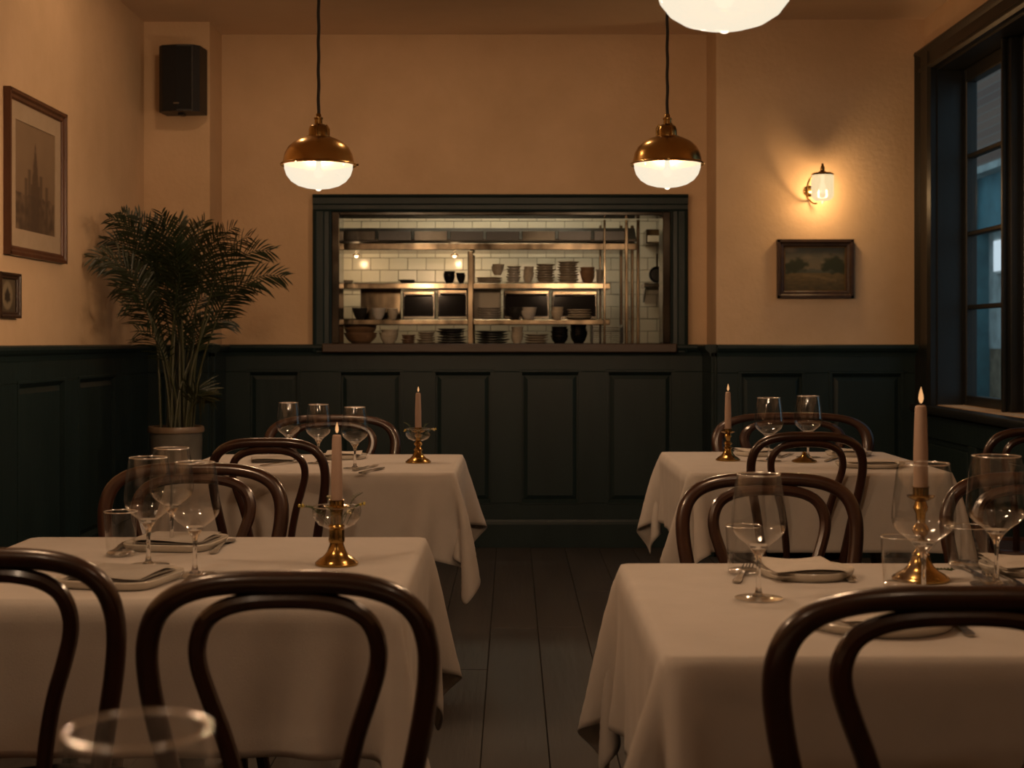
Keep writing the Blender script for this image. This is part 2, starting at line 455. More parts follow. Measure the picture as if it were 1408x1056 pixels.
MB().prism([(0, 0), (-0.045, 0), (-0.045, 0.135), (-0.036, 0.150), (-0.033, 0.162), (0, 0.165)], 'x', 0, LW).build('baseboard', 'green_paint', t, smooth=False)

# pass-through casing and sill --------------------------------------------------
t = structure(empty('trim_9', (0, YB, 0)))
CX0, CX1, CZ1 = wx(430, 8.28), wx(946, 8.28), wz(267, 8.28)
def casing_profile(w): return [(0, 0), (0, -0.055), (w * 0.12, -0.062), (w * 0.2, -0.050), (w * 0.55, -0.050), (w * 0.62, -0.040), (w * 0.86, -0.038), (w * 0.92, -0.046), (w, -0.040), (w, 0)]
for side in (0, 1):
    w = (OX0 - CX0) if side == 0 else (CX1 - OX1)
    pr = [((CX0 + a) if side == 0 else (CX1 - a), b) for a, b in casing_profile(w)]
    MB().prism(pr, 'z', OZ0 - 0.05, OZ1).build('casing', 'green_paint', t, smooth=False)
h = CZ1 - OZ1
MB().prism([(b, CZ1 - a) for a, b in casing_profile(h)], 'x', CX0 - 0.001, CX1 + 0.001).build('casing', 'green_paint', t, smooth=False)
MB().cbox(CX0 + 0.06, CX1 - 0.07, -0.10, WT + 0.05, OZ0 - 0.052, OZ0, 0.006).build('sill', 'sill_wood', t)
for a, b in ((OX0, OX0 + 0.045), (OX1 - 0.045, OX1)):
    MB().cbox(a, b, -0.034, WT + 0.03, OZ0, OZ1, 0.004).build('jamb_lining', 'dark_steel', t, smooth=False)
MB().cbox(OX0 + 0.045, OX1 - 0.045, -0.034, WT + 0.03, OZ1 - 0.022, OZ1, 0.004).build('head_lining', 'dark_steel', t, smooth=False)

# window in the right wall -------------------------------------------------------
wn = structure(empty('window_1', (XR, 0, 0)))
GX = 0.165                                              # glass plane behind the wall face
m = MB(); m.box(-0.002, 0.135, WY1 - 0.012, WY1, WZ0, WZ1); m.build('reveal_board', 'window_paint', wn, smooth=False)
MB().box(-0.002, 0.135, WY0, WY0 + 0.012, WZ0, WZ1).build('reveal_board', 'window_paint', wn, smooth=False)
MB().box(-0.002, 0.19, WY0 + 0.012, WY1 - 0.012, WZ1 - 0.012, WZ1).build('reveal_board', 'window_paint', wn, smooth=False)
MB().cbox(-0.09, 0.19, WY0 - 0.25, YPR, WZ0 - 0.045, WZ0 - 0.004, 0.010, 2).build('window_sill', 'window_paint', wn)
def wprof(w): return [(0, 0), (-0.055, 0), (-0.060, w * 0.1), (-0.050, w * 0.22), (-0.042, w * 0.3), (-0.040, w * 0.72), (-0.048, w * 0.8), (-0.050, w * 0.9), (-0.036, w), (0, w)]
MB().prism([(a, YPR - b) for a, b in wprof(YPR - WY1)], 'z', WZ0 - 0.004, WZ1 + 0.13).build('casing', 'window_paint', wn, smooth=False)
MB().prism([(a, WY0 - 0.25 + b) for a, b in wprof(0.25)], 'z', WZ0 - 0.004, WZ1 + 0.13).build('casing', 'window_paint', wn, smooth=False)
MB().prism([(a, WZ1 + 0.13 - b) for a, b in wprof(0.13)], 'y', WY0 - 0.251, YPR).build('casing', 'window_paint', wn, smooth=False)
rows = [0.90, 1.385, 1.778, 2.195, 2.592]
bays = [(7.660, 7.035), (6.800, 6.300), (6.065, 5.600)]
for i, (ya, yb) in enumerate(bays):
    sash = MB()
    sash.cbox(GX - 0.03, GX + 0.03, ya - 0.035, ya + 0.02, WZ0, WZ1 - 0.012, 0.005)
    sash.cbox(GX - 0.03, GX + 0.03, yb - 0.10, yb + 0.035, WZ0, WZ1 - 0.012, 0.005)
    sash.cbox(GX - 0.03, GX + 0.03, yb + 0.03, ya - 0.03, WZ0, rows[0] + 0.012, 0.005)
    sash.cbox(GX - 0.03, GX + 0.03, yb + 0.03, ya - 0.03, rows[4], WZ1 - 0.012, 0.005)
    s = sash.build('sash', 'window_paint', wn, smooth=False)
    for z in rows[1:4]:
        MB().cbox(GX - 0.02, GX + 0.02, yb + 0.03, ya - 0.03, z - 0.012, z + 0.012, 0.004).build('glazing_bar', 'window_paint', s, smooth=False)
    for z0, z1 in zip(rows, rows[1:]):
        MB().box(GX - 0.002, GX + 0.002, yb + 0.034, ya - 0.034, z0 + 0.011, z1 - 0.011).build('pane', 'window_glass', s, smooth=False)
    if i < 2:
        yn = bays[i + 1][0]
        MB().cbox(GX - 0.075, GX + 0.06, yn + 0.022, yb - 0.115, WZ0, WZ1 - 0.012, 0.012, 2).build('mullion', 'window_paint', wn)
        MB().cbox(GX - 0.10, GX - 0.07, (yn + yb - 0.09) / 2 - 0.012, (yn + yb - 0.09) / 2 + 0.012, WZ0, WZ1 - 0.012, 0.006, 2).build('mullion_bead', 'window_paint', wn)

# ------------------------------------------------------------------ tables with draped cloths
def drape(Wd, Dp, oh, seed):
    """a square-cut cloth let fall over a table top by a small position-based simulation."""
    rng = np.random.default_rng(seed)
    sx = Wd / round(Wd / 0.026); sy = Dp / round(Dp / 0.026)
    kx = round(oh / sx); ky = round(oh / sy)
    nx = round(Wd / sx) + 2 * kx + 1; ny = round(Dp / sy) + 2 * ky + 1
    X, Y = np.meshgrid((np.arange(nx) - (nx - 1) / 2) * sx, (np.arange(ny) - (ny - 1) / 2) * sy)
    P = np.stack([X, Y, np.zeros_like(X)], -1)
    fixed = (np.abs(X) <= Wd / 2 + 1e-6) & (np.abs(Y) <= Dp / 2 + 1e-6)
    Wt = np.where(fixed, 0.0, 1.0)
    P[..., 2] += np.where(fixed, 0, rng.normal(0, 0.003, X.shape))
    P0 = P.copy(); V = np.zeros_like(P)
    dg = math.hypot(sx, sy)
    S = slice
    pairs = []
    def pr(a, b, rest, k): pairs.append((a, b, rest, k))
    for o in (0, 1):
        na = len(range(o, nx - 1, 2)); pr((S(None), S(o, o + 2 * na, 2)), (S(None), S(o + 1, o + 1 + 2 * na, 2)), sx, 1.0)
        na = len(range(o, ny - 1, 2)); pr((S(o, o + 2 * na, 2), S(None)), (S(o + 1, o + 1 + 2 * na, 2), S(None)), sy, 1.0)
        pr((S(o, o + 2 * na, 2), S(0, nx - 1)), (S(o + 1, o + 1 + 2 * na, 2), S(1, nx)), dg, 0.35)
        pr((S(o, o + 2 * na, 2), S(1, nx)), (S(o + 1, o + 1 + 2 * na, 2), S(0, nx - 1)), dg, 0.35)
    for o in range(4):
        na = len(range(o, nx - 2, 4)); pr((S(None), S(o, o + 4 * na, 4)), (S(None), S(o + 2, o + 2 + 4 * na, 4)), 2 * sx, 0.30)
        na = len(range(o, ny - 2, 4)); pr((S(o, o + 4 * na, 4), S(None)), (S(o + 2, o + 2 + 4 * na, 4), S(None)), 2 * sy, 0.30)
    dt = 0.014
    hx, hy = Wd / 2 + 0.002, Dp / 2 + 0.002
    for step in range(230):
        V[..., 2] -= 9.8 * dt * Wt
        V *= 0.965
        Q = P + V * dt * Wt[..., None]
        for it in range(6):
            for a, b, rest, k in pairs:
                A = Q[a]; B = Q[b]; wa = Wt[a]; wb = Wt[b]
                d = B - A
                L = np.sqrt((d * d).sum(-1)) + 1e-9
                s = (k * (L - rest) / L / np.maximum(wa + wb, 1e-6))[..., None]
                Q[a] = A + d * s * wa[..., None]; Q[b] = B - d * s * wb[..., None]
        px = hx - np.abs(Q[..., 0]); py = hy - np.abs(Q[..., 1])
        ins = (px > 0) & (py > 0) & (Q[..., 2] < -0.001) & (~fixed)
        mx = ins & (px <= py); my = ins & (px > py)
        Q[..., 0] = np.where(mx, np.sign(Q[..., 0]) * hx, Q[..., 0])
        Q[..., 1] = np.where(my, np.sign(Q[..., 1]) * hy, Q[..., 1])
        V = (Q - P) / dt
        P = Q
    idx = np.arange(nx * ny).reshape(ny, nx)
    fs = np.stack([idx[:-1, :-1], idx[:-1, 1:], idx[1:, 1:], idx[1:, :-1]], -1).reshape(-1, 4)
    hem = np.zeros((ny, nx), bool); hem[[0, 1, -1, -2]] = True; hem[:, [0, 1, -1, -2]] = True
    return P.reshape(-1, 3), fs, hem.reshape(-1), (np.abs(X) - Wd / 2).reshape(-1), (np.abs(Y) - Dp / 2).reshape(-1)

def make_table(x0, x1, y0, y1, oh, seed, label, cloth_label):
    cx, cy, w, d = (x0 + x1) / 2, (y0 + y1) / 2, x1 - x0, y1 - y0
    t = thing('bistro_table', label, 'table', (cx, cy, 0))
    MB().cbox(-w / 2 + 0.012, w / 2 - 0.012, -d / 2 + 0.012, d / 2 - 0.012, 0.720, 0.748, 0.006).build('tabletop', 'table_wood', t, smooth=False)
    MB().lathe([(0, 0.722), (0.12, 0.722), (0.12, 0.712), (0.035, 0.69), (0.03, 0.6), (0.03, 0.12), (0.05, 0.08), (0.06, 0.06), (0, 0.06)], 20).build('column', 'cast_iron', t)
    for a in range(4):
        an = PI / 4 + a * PI / 2; r = min(w, d) * 0.36
        MB().tube(catmull([(0.02 * math.cos(an), 0.02 * math.sin(an), 0.085), (r * 0.5 * math.cos(an), r * 0.5 * math.sin(an), 0.06), (r * math.cos(an), r * math.sin(an), 0.018)], 5),
                  0.017, 8).build('foot', 'cast_iron', t)
    P, fs, hem, ex, ey = drape(w, d, oh, seed)
    me = bpy.data.meshes.new('tablecloth'); me.from_pydata(P.tolist(), [], fs.tolist())
    me.polygons.foreach_set('use_smooth', [True] * len(me.polygons)); me.materials.append(MATS['linen'])
    cr = me.attributes.new('crease_edge', 'FLOAT', 'EDGE')          # the cloth breaks fairly sharply over the table edge
    for e in me.edges:
        a, b = e.vertices
        if (abs(ex[a]) < 1e-5 and abs(ex[b]) < 1e-5 and ey[a] < 1e-5 and ey[b] < 1e-5) or (abs(ey[a]) < 1e-5 and abs(ey[b]) < 1e-5 and ex[a] < 1e-5 and ex[b] < 1e-5):
            cr.data[e.index].value = 0.55
    o = bpy.data.objects.new('tablecloth', me); C.objects.link(o); o.location = (cx, cy, 0.7535)
    vg = o.vertex_groups.new(name='hem'); vg.add([int(i) for i in np.nonzero(hem)[0]], 1.0, 'REPLACE')
    sm = o.modifiers.new('sub', 'SUBSURF'); sm.levels = 1; sm.render_levels = 1
    so = o.modifiers.new('thick', 'SOLIDIFY'); so.thickness = 0.004; so.offset = 0.0
    so.vertex_group = 'hem'; so.thickness_vertex_group = 0.4
    tag(o, cloth_label, 'tablecloth')
    return t
TOPZ = 0.7552
LF = (-1.095, -0.197, 2.46, 3.25)
RF = (0.218, 1.42, 2.01, 2.865)
LB = (-1.17, -0.196, 4.84, 5.64)
RB = (0.606, 1.50, 4.83, 5.77)
make_table(*LF, 0.27, 1, 'bistro table under the cloth at the left front, before the potted palm', 'linen tablecloth of the near left table, tall candle with flowers on it')
make_table(*RF, 0.285, 2, 'bistro table under the cloth at the right front, under the cropped pendant', 'linen tablecloth of the near right table, under the cropped pendant')
make_table(*LB, 0.275, 3, 'bistro table under the cloth at the back left beneath a brass pendant', 'linen tablecloth of the back left table with three wine glasses in a row')
make_table(*RB, 0.265, 4, 'bistro table under the cloth at the back right below the wall sconce', 'linen tablecloth of the back right table with two wine glasses')
make_table(-0.62, 0.22, 0.32, 1.02, 0.26, 5, 'bistro table at the very front below the picture, holding the blurred glass', 'linen tablecloth at the very front below the picture edge')

# ------------------------------------------------------------------ bentwood chairs
def back_y(z): return -0.175 - (z - 0.44) * 0.18
def make_chair():
    t = empty('bentwood_chair')
    half = [(0.135, 0.425), (0.137, 0.47), (0.147, 0.53), (0.159, 0.60), (0.171, 0.66), (0.181, 0.715), (0.1865, 0.765), (0.1845, 0.805), (0.172, 0.840), (0.147, 0.864), (0.108, 0.8785), (0.058, 0.8845)]
    pts = [(-a, back_y(z), z) for a, z in half] + [(0, back_y(0.885), 0.885)] + [(a, back_y(z), z) for a, z in reversed(half)]
    MB().tube(catmull(pts, 4), 0.0155, 12).build('back_hoop', 'bentwood', t)
    half = [(0.054, 0.448), (0.060, 0.52), (0.072, 0.60), (0.088, 0.67), (0.106, 0.725), (0.1185, 0.77), (0.119, 0.803), (0.107, 0.832), (0.082, 0.850), (0.045, 0.859)]
    def iy(z): return back_y(z) + 0.012 * max(0, (0.62 - z) / 0.18)
    pts = [(-a, iy(z), z) for a, z in half] + [(0, iy(0.861), 0.861)] + [(a, iy(z), z) for a, z in reversed(half)]
    MB().tube(catmull(pts, 4), 0.0125, 10).build('inner_hoop', 'bentwood', t)
    MB().lathe([(0, 0.444), (0.15, 0.442), (0.162, 0.444), (0.170, 0.453), (0.188, 0.4555), (0.203, 0.449), (0.208, 0.437), (0.205, 0.424), (0.19, 0.420), (0, 0.420)], 40).build('seat', 'seat_wood', t)
    for s in (-1, 1):
        MB().tube(catmull([(s * 0.135, -0.174, 0.44), (s * 0.139, -0.178, 0.34), (s * 0.150, -0.195, 0.2), (s * 0.172, -0.245, 0.0)], 5),
                  [0.0155 - 0.003 * k / 15 for k in range(16)], 10).build('leg', 'bentwood', t)
        MB().tube(catmull([(s * 0.140, 0.115, 0.43), (s * 0.152, 0.130, 0.36), (s * 0.166, 0.150, 0.2), (s * 0.182, 0.175, 0.0)], 5),
                  [0.0185 - 0.006 * k / 15 for k in range(16)], 10).build('leg', 'bentwood', t)
    ring = [(0.146 * math.cos(a), -0.022 + 0.158 * math.sin(a), 0.245) for a in [2 * PI * k / 36 for k in range(36)]]
    MB().tube(ring, 0.009, 8, closed=True).build('ring_stretcher', 'bentwood', t)
    return t
CG = 'bentwood dining chairs'
ch0 = make_chair()
def chair(px, dback, far, label, sx=1.0, turn=0.0, first=[True]):
    x = wx(px, dback)
    y = dback - 0.255 if far else dback + 0.255
    rz = (PI if far else 0.0) + turn
    if first[0]:
        first[0] = False
        ch0.location = (x, y, 0); ch0.rotation_euler = (0, 0, rz); ch0.scale = (sx, 1, 1)
        tag(ch0, label, 'chair', CG); return ch0
    c = copy_thing(ch0, (x, y, 0), rz, label, CG, (sx, 1, 1)); return c
chair(393, 1.865, False, 'dark bentwood chair at the near left table with its whole double hoop back in view')
chair(-20, 2.07, False, 'bentwood chair at the near left table, cut off by the left photo edge', 0.99)
chair(268, 3.53, True, 'bentwood chair on the far side of the near left table, behind two wine glasses', 1.17)
chair(368, 4.45, False, 'bentwood chair at the back left table, nearest side, left of the tall candle', 0.95)
chair(457, 5.85, True, 'wide bentwood chair behind the back left table, against the green panelling', 1.40)
chair(1056, 3.26, True, 'bentwood chair on the far side of the near right table, behind the folded napkin', 1.06)
chair(1111, 4.74, False, 'bentwood chair on the near side of the back right table, below its two wine glasses', 1.0)
chair(1089, 6.02, True, 'wide bentwood chair behind the back right table, below the small landscape painting', 1.70)
chair(1418, 3.28, True, 'bentwood chair at the right photo edge, behind the rightmost wine glass', 1.08)
chair(1322, 1.75, False, 'nearest bentwood chair, large and dark at the lower right corner', 1.2)
chair(1431, 5.0, False, 'bentwood chair in the dark beneath the window sill', 1.0)

# ------------------------------------------------------------------ table ware
def wine_meshes(h, R, rr):
    """bowl, solid stem, foot, rim of one glass shape"""
    zb = 0.36 * h
    bowl = [(0.0045, zb), (0.010, zb + 0.004), (R * 0.42, zb + 0.075 * h), (R * 0.72, zb + 0.125 * h), (R * 0.92, zb + 0.175 * h), (R, zb + 0.235 * h),
            (R * 0.985, zb + 0.31 * h), (R * 0.95, zb + 0.40 * h), (rr + (R - rr) * 0.42, zb + 0.53 * h), (rr, h)]
    c = catmull([(r, 0, z) for r, z in bowl], 3)
    b = MB().lathe([(p.x, p.z) for p in c], 36).mesh('bowl', 'wine_crystal', True, 80)
    st = [(0.0, 0.0035), (0.012, 0.0042), (0.0065, 0.010), (0.0042, 0.022), (0.0036, 0.05), (0.0038, zb - 0.02), (0.0055, zb - 0.006), (0.0105, zb + 0.0035),
          (R * 0.40, zb + 0.072 * h), (R * 0.25, zb + 0.058 * h), (0.0, zb + 0.046 * h)]
    s = MB().lathe(st, 18).mesh('stem', 'solid_glass', True, 80)
    fr = R * 0.88
    f = MB().lathe([(0, 0.0008), (fr * 0.9, 0.0006), (fr, 0.0012), (fr, 0.002), (fr * 0.6, 0.0028), (fr * 0.25, 0.0045), (0.008, 0.007), (0, 0.007)], 32).mesh('foot', 'crystal_foot', True, 80)
    r = MB().tube([(rr * math.cos(a), rr * math.sin(a), h) for a in [2 * PI * k / 40 for k in range(40)]], 0.0013, 6, closed=True).mesh('rim', 'crystal_rim', True, 80)
    return [('bowl', b), ('stem', s), ('foot', f), ('rim', r)]
SMALL = wine_meshes(0.215, 0.047, 0.037)
BIG = wine_meshes(0.236, 0.0535, 0.043)
MIDG = wine_meshes(0.232, 0.049, 0.039)
def on_table(px, py): 
    d = (1.2 - TOPZ) * F / (py - 470.0); return wx(px, d), d
def wine_glass(pos, kind, label, group):
    t = thing('wine_glass', label, 'wine glass', (pos[0], pos[1], TOPZ), random.uniform(0, 6), group)
    for n, me in kind: inst(n, me, t)
    return t
G1, G2, G3, G4 = 'glasses on the near left table', 'glasses on the back left table', 'glasses on the near right table', 'glasses on the back right table'
wine_glass(on_table(204, 778), SMALL, 'empty wine glass on the near left table, left of the pair in front', G1)
wine_glass(on_table(268, 791), SMALL, 'empty wine glass on the near left table, right of the pair, beside the cutlery', G1)
wine_glass((wx(236, 3.07), 3.07), SMALL, 'empty wine glass half hidden behind the pair on the near left table', G1)
wine_glass(on_table(397, 632), SMALL, 'leftmost of three empty wine glasses on the back left table', G2)
wine_glass(on_table(438, 637), SMALL, 'middle one of three empty wine glasses on the back left table', G2)
wine_glass(on_table(488, 644), SMALL, 'rightmost of three empty wine glasses on the back left table', G2)
wine_glass(on_table(1043, 823), SMALL, 'empty wine glass at the left of the near right table, before the folded napkin', G3)
wine_glass((wx(1270, 2.44), 2.44), BIG, 'large wine glass in front of the tallest candle on the near right table', G3)
wine_glass((wx(1370, 2.60), 2.60), BIG, 'large wine glass at the right photo edge on the near right table', G3)
wine_glass(on_table(1057, 634), BIG, 'empty wine glass on the back right table, nearer its candle', G4)
wine_glass(on_table(1111, 629), BIG, 'empty wine glass on the back right table, below the landscape painting', G4)
wine_glass((wx(190, 0.78), 0.78), MIDG, 'blurred wine glass right in front at the lower left corner', 'glass close to the camera')

def tumbler_meshes(h, r0, r1):
    b = MB().lathe([(r0, 0.006), (r0 + (r1 - r0) * 0.5, h * 0.5), (r1, h)], 32).mesh('glass_wall', 'tumbler_glass', True, 80)
    f = MB().lathe([(0, 0.0005), (r0 * 0.92, 0.0005), (r0, 0.003), (r0, 0.007), (r0 * 0.9, 0.010), (0, 0.009)], 28).mesh('glass_base', 'crystal_foot', True, 80)
    r = MB().tube([(r1 * math.cos(a), r1 * math.sin(a), h) for a in [2 * PI * k / 36 for k in range(36)]], 0.0012, 6, closed=True).mesh('rim', 'crystal_rim', True, 80)
    return [('glass_wall', b), ('glass_base', f), ('rim', r)]
TUM = tumbler_meshes(0.092, 0.029, 0.034)
TUMW = tumbler_meshes(0.080, 0.036, 0.044)
def tumbler(pos, kind, label, group):
    t = thing('water_tumbler', label, 'tumbler', (pos[0], pos[1], TOPZ), 0, group)
    for n, me in kind: inst(n, me, t)
tumbler(on_table(166, 764), TUM, 'clear water tumbler at the left on the near left table', G1)
tumbler(on_table(1022, 789), TUM, 'clear water tumbler behind the left wine glass on the near right table', G3)
tumbler((wx(1237, 2.575), 2.575), TUM, 'clear water tumbler left of the candlestick on the near right table', G3)
tumbler((wx(1330, 2.81), 2.81), TUMW, 'wide water tumbler between the two large glasses on the near right table', G3)

# plates and napkins
def plate_mesh(name, r, material, sq=2.0, n=40, rim=0.006):
    return MB().lathe([(0, 0.0035), (r * 0.60, 0.0035), (r * 0.68, 0.005), (r * 0.955, 0.0105), (r * 0.99, 0.0108), (r, 0.0095), (r * 0.985, 0.006), (r * 0.93, 0.001), (r * 0.90, 0.0), (0, 0.0)], n, sq=sq).mesh(name, material, True, 40)
PL_SQ = plate_mesh('square_plate', 0.098, 'porcelain', 5.0, 56)
PL_S = plate_mesh('side_plate', 0.090, 'porcelain')
PL_D = plate_mesh('dinner_plate', 0.122, 'porcelain')
def napkin_mesh(w, d, seed, layers=3, mt='napkin_linen'):
    rnd = random.Random(seed); m = MB()
    z = 0.0
    for L in range(layers):
        n = 12; th = 0.0035; j = 0.004
        ww, dd = w - rnd.uniform(0, j), d - rnd.uniform(0, j); ox, oy = rnd.uniform(-j, j) / 2, rnd.uniform(-j, j) / 2
        ph = rnd.uniform(0, 6)
        vs = []; fs = []
        for side in (0, 1):
            for a in range(n + 1):
                for b in range(n + 1):
                    u, v = a / n * 2 - 1, b / n * 2 - 1
                    q = max(abs(u), abs(v)); e = max(0.0, (q - 0.86) / 0.14)
                    zz = z + (th * 0.5) + (th * 0.5 * (1 if side else -1)) * math.sqrt(max(0, 1 - e * e)) + 0.0012 * L * math.sin(u * 2.5 + ph) * math.cos(v * 2 + ph)
                    vs.append((ox + u * ww / 2, oy + v * dd / 2, zz))
        o = (n + 1) ** 2
        for a in range(n):
            for b in range(n):
                i = a * (n + 1) + b
                fs.append((i, i + n + 1, i + n + 2, i + 1)); fs.append((o + i, o + i + 1, o + i + n + 2, o + i + n + 1))
        for a in range(n):
            for i0, i1 in ((a, a + 1), ((n) * (n + 1) + a, n * (n + 1) + a + 1), (a * (n + 1), (a + 1) * (n + 1)), (a * (n + 1) + n, (a + 1) * (n + 1) + n)):
                fs.append((i0, i1, o + i1, o + i0))
        m.add(vs, fs); z += th + 0.0004
    return m.mesh('napkin', mt, True, 50)
NAPS = [napkin_mesh(0.155, 0.155, 1, 3, 'napkin_grey'), napkin_mesh(0.138, 0.165, 2, 3), napkin_mesh(0.17, 0.15, 3)]
def setting(pos, plate, pname, nap, rz, plabel, nlabel, lift=0.0055, off=(0, 0), tilt=(0, 0), nrz=None):
    if plate is not None:
        tag(inst(pname, plate, None, (pos[0], pos[1], TOPZ), (0, 0, rz), (1, 1, 1.5)), plabel, 'plate', 'plates on the dining tables')
    if nap is not None:
        tag(inst('folded_napkin', NAPS[nap], None, (pos[0] + off[0], pos[1] + off[1], TOPZ + (0.0086 if plate is not None else 0.0004)), (tilt[0], tilt[1], rz if nrz is None else nrz), (1, 1, 1.35)),
            nlabel, 'napkin', 'folded napkins on the dining tables')
p = on_table(166, 800); setting(p, PL_SQ, 'square_plate', 0, -0.22, 'square white plate nearest the camera on the near left table', 'folded napkin on the nearest square plate of the near left table', 0.0092)
p = on_table(243, 751); setting(p, PL_SQ, 'square_plate', 0, -0.12, 'square white plate at the far side of the near left table', 'folded napkin on the far square plate of the near left table', 0.0092)
p = on_table(1108, 791); setting(p, PL_S, 'side_plate', 1, 0.10, 'round white plate at the far side of the near right table', 'thick folded napkin on the round plate behind the left wine glass', 0.0095, (-0.012, 0.002))
p = on_table(1205, 858); setting(p, PL_D, 'dinner_plate', 2, 0.15, 'large white plate glimpsed through the nearest chair back', 'folded napkin on the large plate behind the nearest chair back', 0.0095)
setting((wx(1412, 2.755), 2.755), PL_S, 'side_plate', 1, 0.0, 'white plate cut by the right photo edge on the near right table', 'napkin on the plate cut by the right photo edge', 0.0095)
p = on_table(385, 634); setting((p[0] - 0.03, p[1]), None, '', 0, 0.2, '', 'crumpled napkin left on the back left table beside the leftmost glass')
p = on_table(462, 630); setting((p[0] + 0.03, p[1]), PL_S, 'side_plate', 1, 0.05, 'white plate under a napkin on the back left table', 'folded napkin between the glasses on the back left table', 0.0095)
p = on_table(1046, 628); setting((p[0], p[1] + 0.08), PL_S, 'side_plate', 1, 0.3, 'white plate behind the left glass on the back right table', 'napkin on the plate behind the left glass of the back right table', 0.0095)
p = on_table(1160, 626); setting((p[0] + 0.02, p[1]), PL_S, 'side_plate', 1, -0.2, 'white plate at the far side of the back right table', 'napkin on the plate at the far side of the back right table', 0.0095)
p = on_table(1196, 641); setting(p, PL_D, 'dinner_plate', 2, -0.12, 'large white plate at the right end of the back right table', 'napkin on the large plate at the right end of the back right table', 0.0095)

# cutlery
def cutlery_meshes():
    def flat(outline, th, name):
        n = len(outline); m = MB()
        left = [(-w, y, z + th / 2) for y, w, z in outline]; right = [(w, y, z + th / 2) for y, w, z in outline]
        lb = [(-w * 0.8, y, z - th / 2) for y, w, z in outline]; rb = [(w * 0.8, y, z - th / 2) for y, w, z in outline]
        vs = left + right + lb + rb; fs = []
        for k in range(n - 1):
            fs += [(k, k + 1, n + k + 1, n + k), (2 * n + k, 3 * n + k, 3 * n + k + 1, 2 * n + k + 1), (k, 2 * n + k, 2 * n + k + 1, k + 1), (n + k, n + k + 1, 3 * n + k + 1, 3 * n + k)]
        fs += [(0, n, 3 * n, 2 * n), (n - 1, 3 * n - 1, 4 * n - 1, 2 * n - 1)]
        m.add(vs, fs); return m
    handle = [(-0.10, 0.004, 0.002), (-0.094, 0.0085, 0.002), (-0.07, 0.0075, 0.003), (-0.03, 0.0045, 0.004), (0.0, 0.004, 0.005)]
    knife = flat(handle + [(0.012, 0.007, 0.004), (0.02, 0.0095, 0.003), (0.07, 0.010, 0.003), (0.095, 0.007, 0.003), (0.108, 0.001, 0.003)], 0.0035, 'knife').mesh('knife', 'silver', True, 40)
    fk = flat(handle + [(0.03, 0.004, 0.006), (0.045, 0.009, 0.004), (0.058, 0.0115, 0.003)], 0.0030, 'fork')
    for i in range(4):
        x = -0.0095 + i * 0.00633
        fk.tube([(x, 0.056, 0.003), (x, 0.08, 0.002), (x * 0.95, 0.1, 0.006)], [0.0018, 0.0016, 0.0009], 6)
    fork = fk.mesh('fork', 'silver', True, 40)
    sp = flat(handle + [(0.03, 0.004, 0.006), (0.05, 0.006, 0.004), (0.062, 0.014, 0.002), (0.08, 0.0185, 0.0015), (0.098, 0.015, 0.003), (0.108, 0.003, 0.005)], 0.0030, 'spoon').mesh('spoon', 'silver', True, 60)
    return {'knife': knife, 'fork': fork, 'spoon': sp}
CUT = cutlery_meshes()
def cutlery(kind, p0, p1, label, dx=0.0):
    """laid along the line from table pixel p0 (handle end) to p1 (tip)"""
    a = Vector((*on_table(*p0), 0)); b = Vector((*on_table(*p1), 0)); mid = (a + b) / 2; d = b - a
    rz = math.atan2(d.y, d.x) - PI / 2
    o = inst(kind, CUT[kind], None, (mid.x + dx, mid.y, TOPZ + 0.0006), (0, 0, rz))
    tag(o, label, kind, 'cutlery on the dining tables')
cutlery('knife', (141, 771), (186, 741), 'knife between the tumbler and far plate on the near left table')
cutlery('fork', (160, 770), (204, 743), 'fork behind the left wine glass on the near left table')
cutlery('fork', (228, 822), (282, 784), 'fork at the foot of the right wine glass on the near left table')
cutlery('knife', (246, 822), (298, 786), 'knife right of the fork by the nearest square plate')
cutlery('spoon', (290, 764), (317, 742), 'spoon right of the far square plate on the near left table')
cutlery('fork', (1012, 803), (1030, 779), 'fork left of the round plate on the near right table')
cutlery('knife', (1170, 800), (1146, 779), 'knife lying on the right rim side of the round plate')
cutlery('fork', (1330, 872), (1297, 845), 'fork right of the large plate behind the nearest chair back')
cutlery('knife', (1318, 778), (1360, 803), 'knife between the large glasses on the near right table')
cutlery('fork', (1341, 776), (1362, 796), 'fork beside the wide tumbler on the near right table')
cutlery('spoon', (1376, 790), (1412, 814), 'spoon at the right photo edge on the near right table')
cutlery('fork', (480, 649), (523, 640), 'fork before the rightmost glass on the back left table')
cutlery('knife', (492, 652), (530, 644), 'knife before the rightmost glass on the back left table')
cutlery('fork', (370, 640), (402, 637), 'fork beside the crumpled napkin on the back left table')
cutlery('knife', (1130, 637), (1156, 628), 'knife between glass and plate on the back right table')
cutlery('fork', (1068, 631), (1092, 624), 'fork between the two glasses on the back right table')

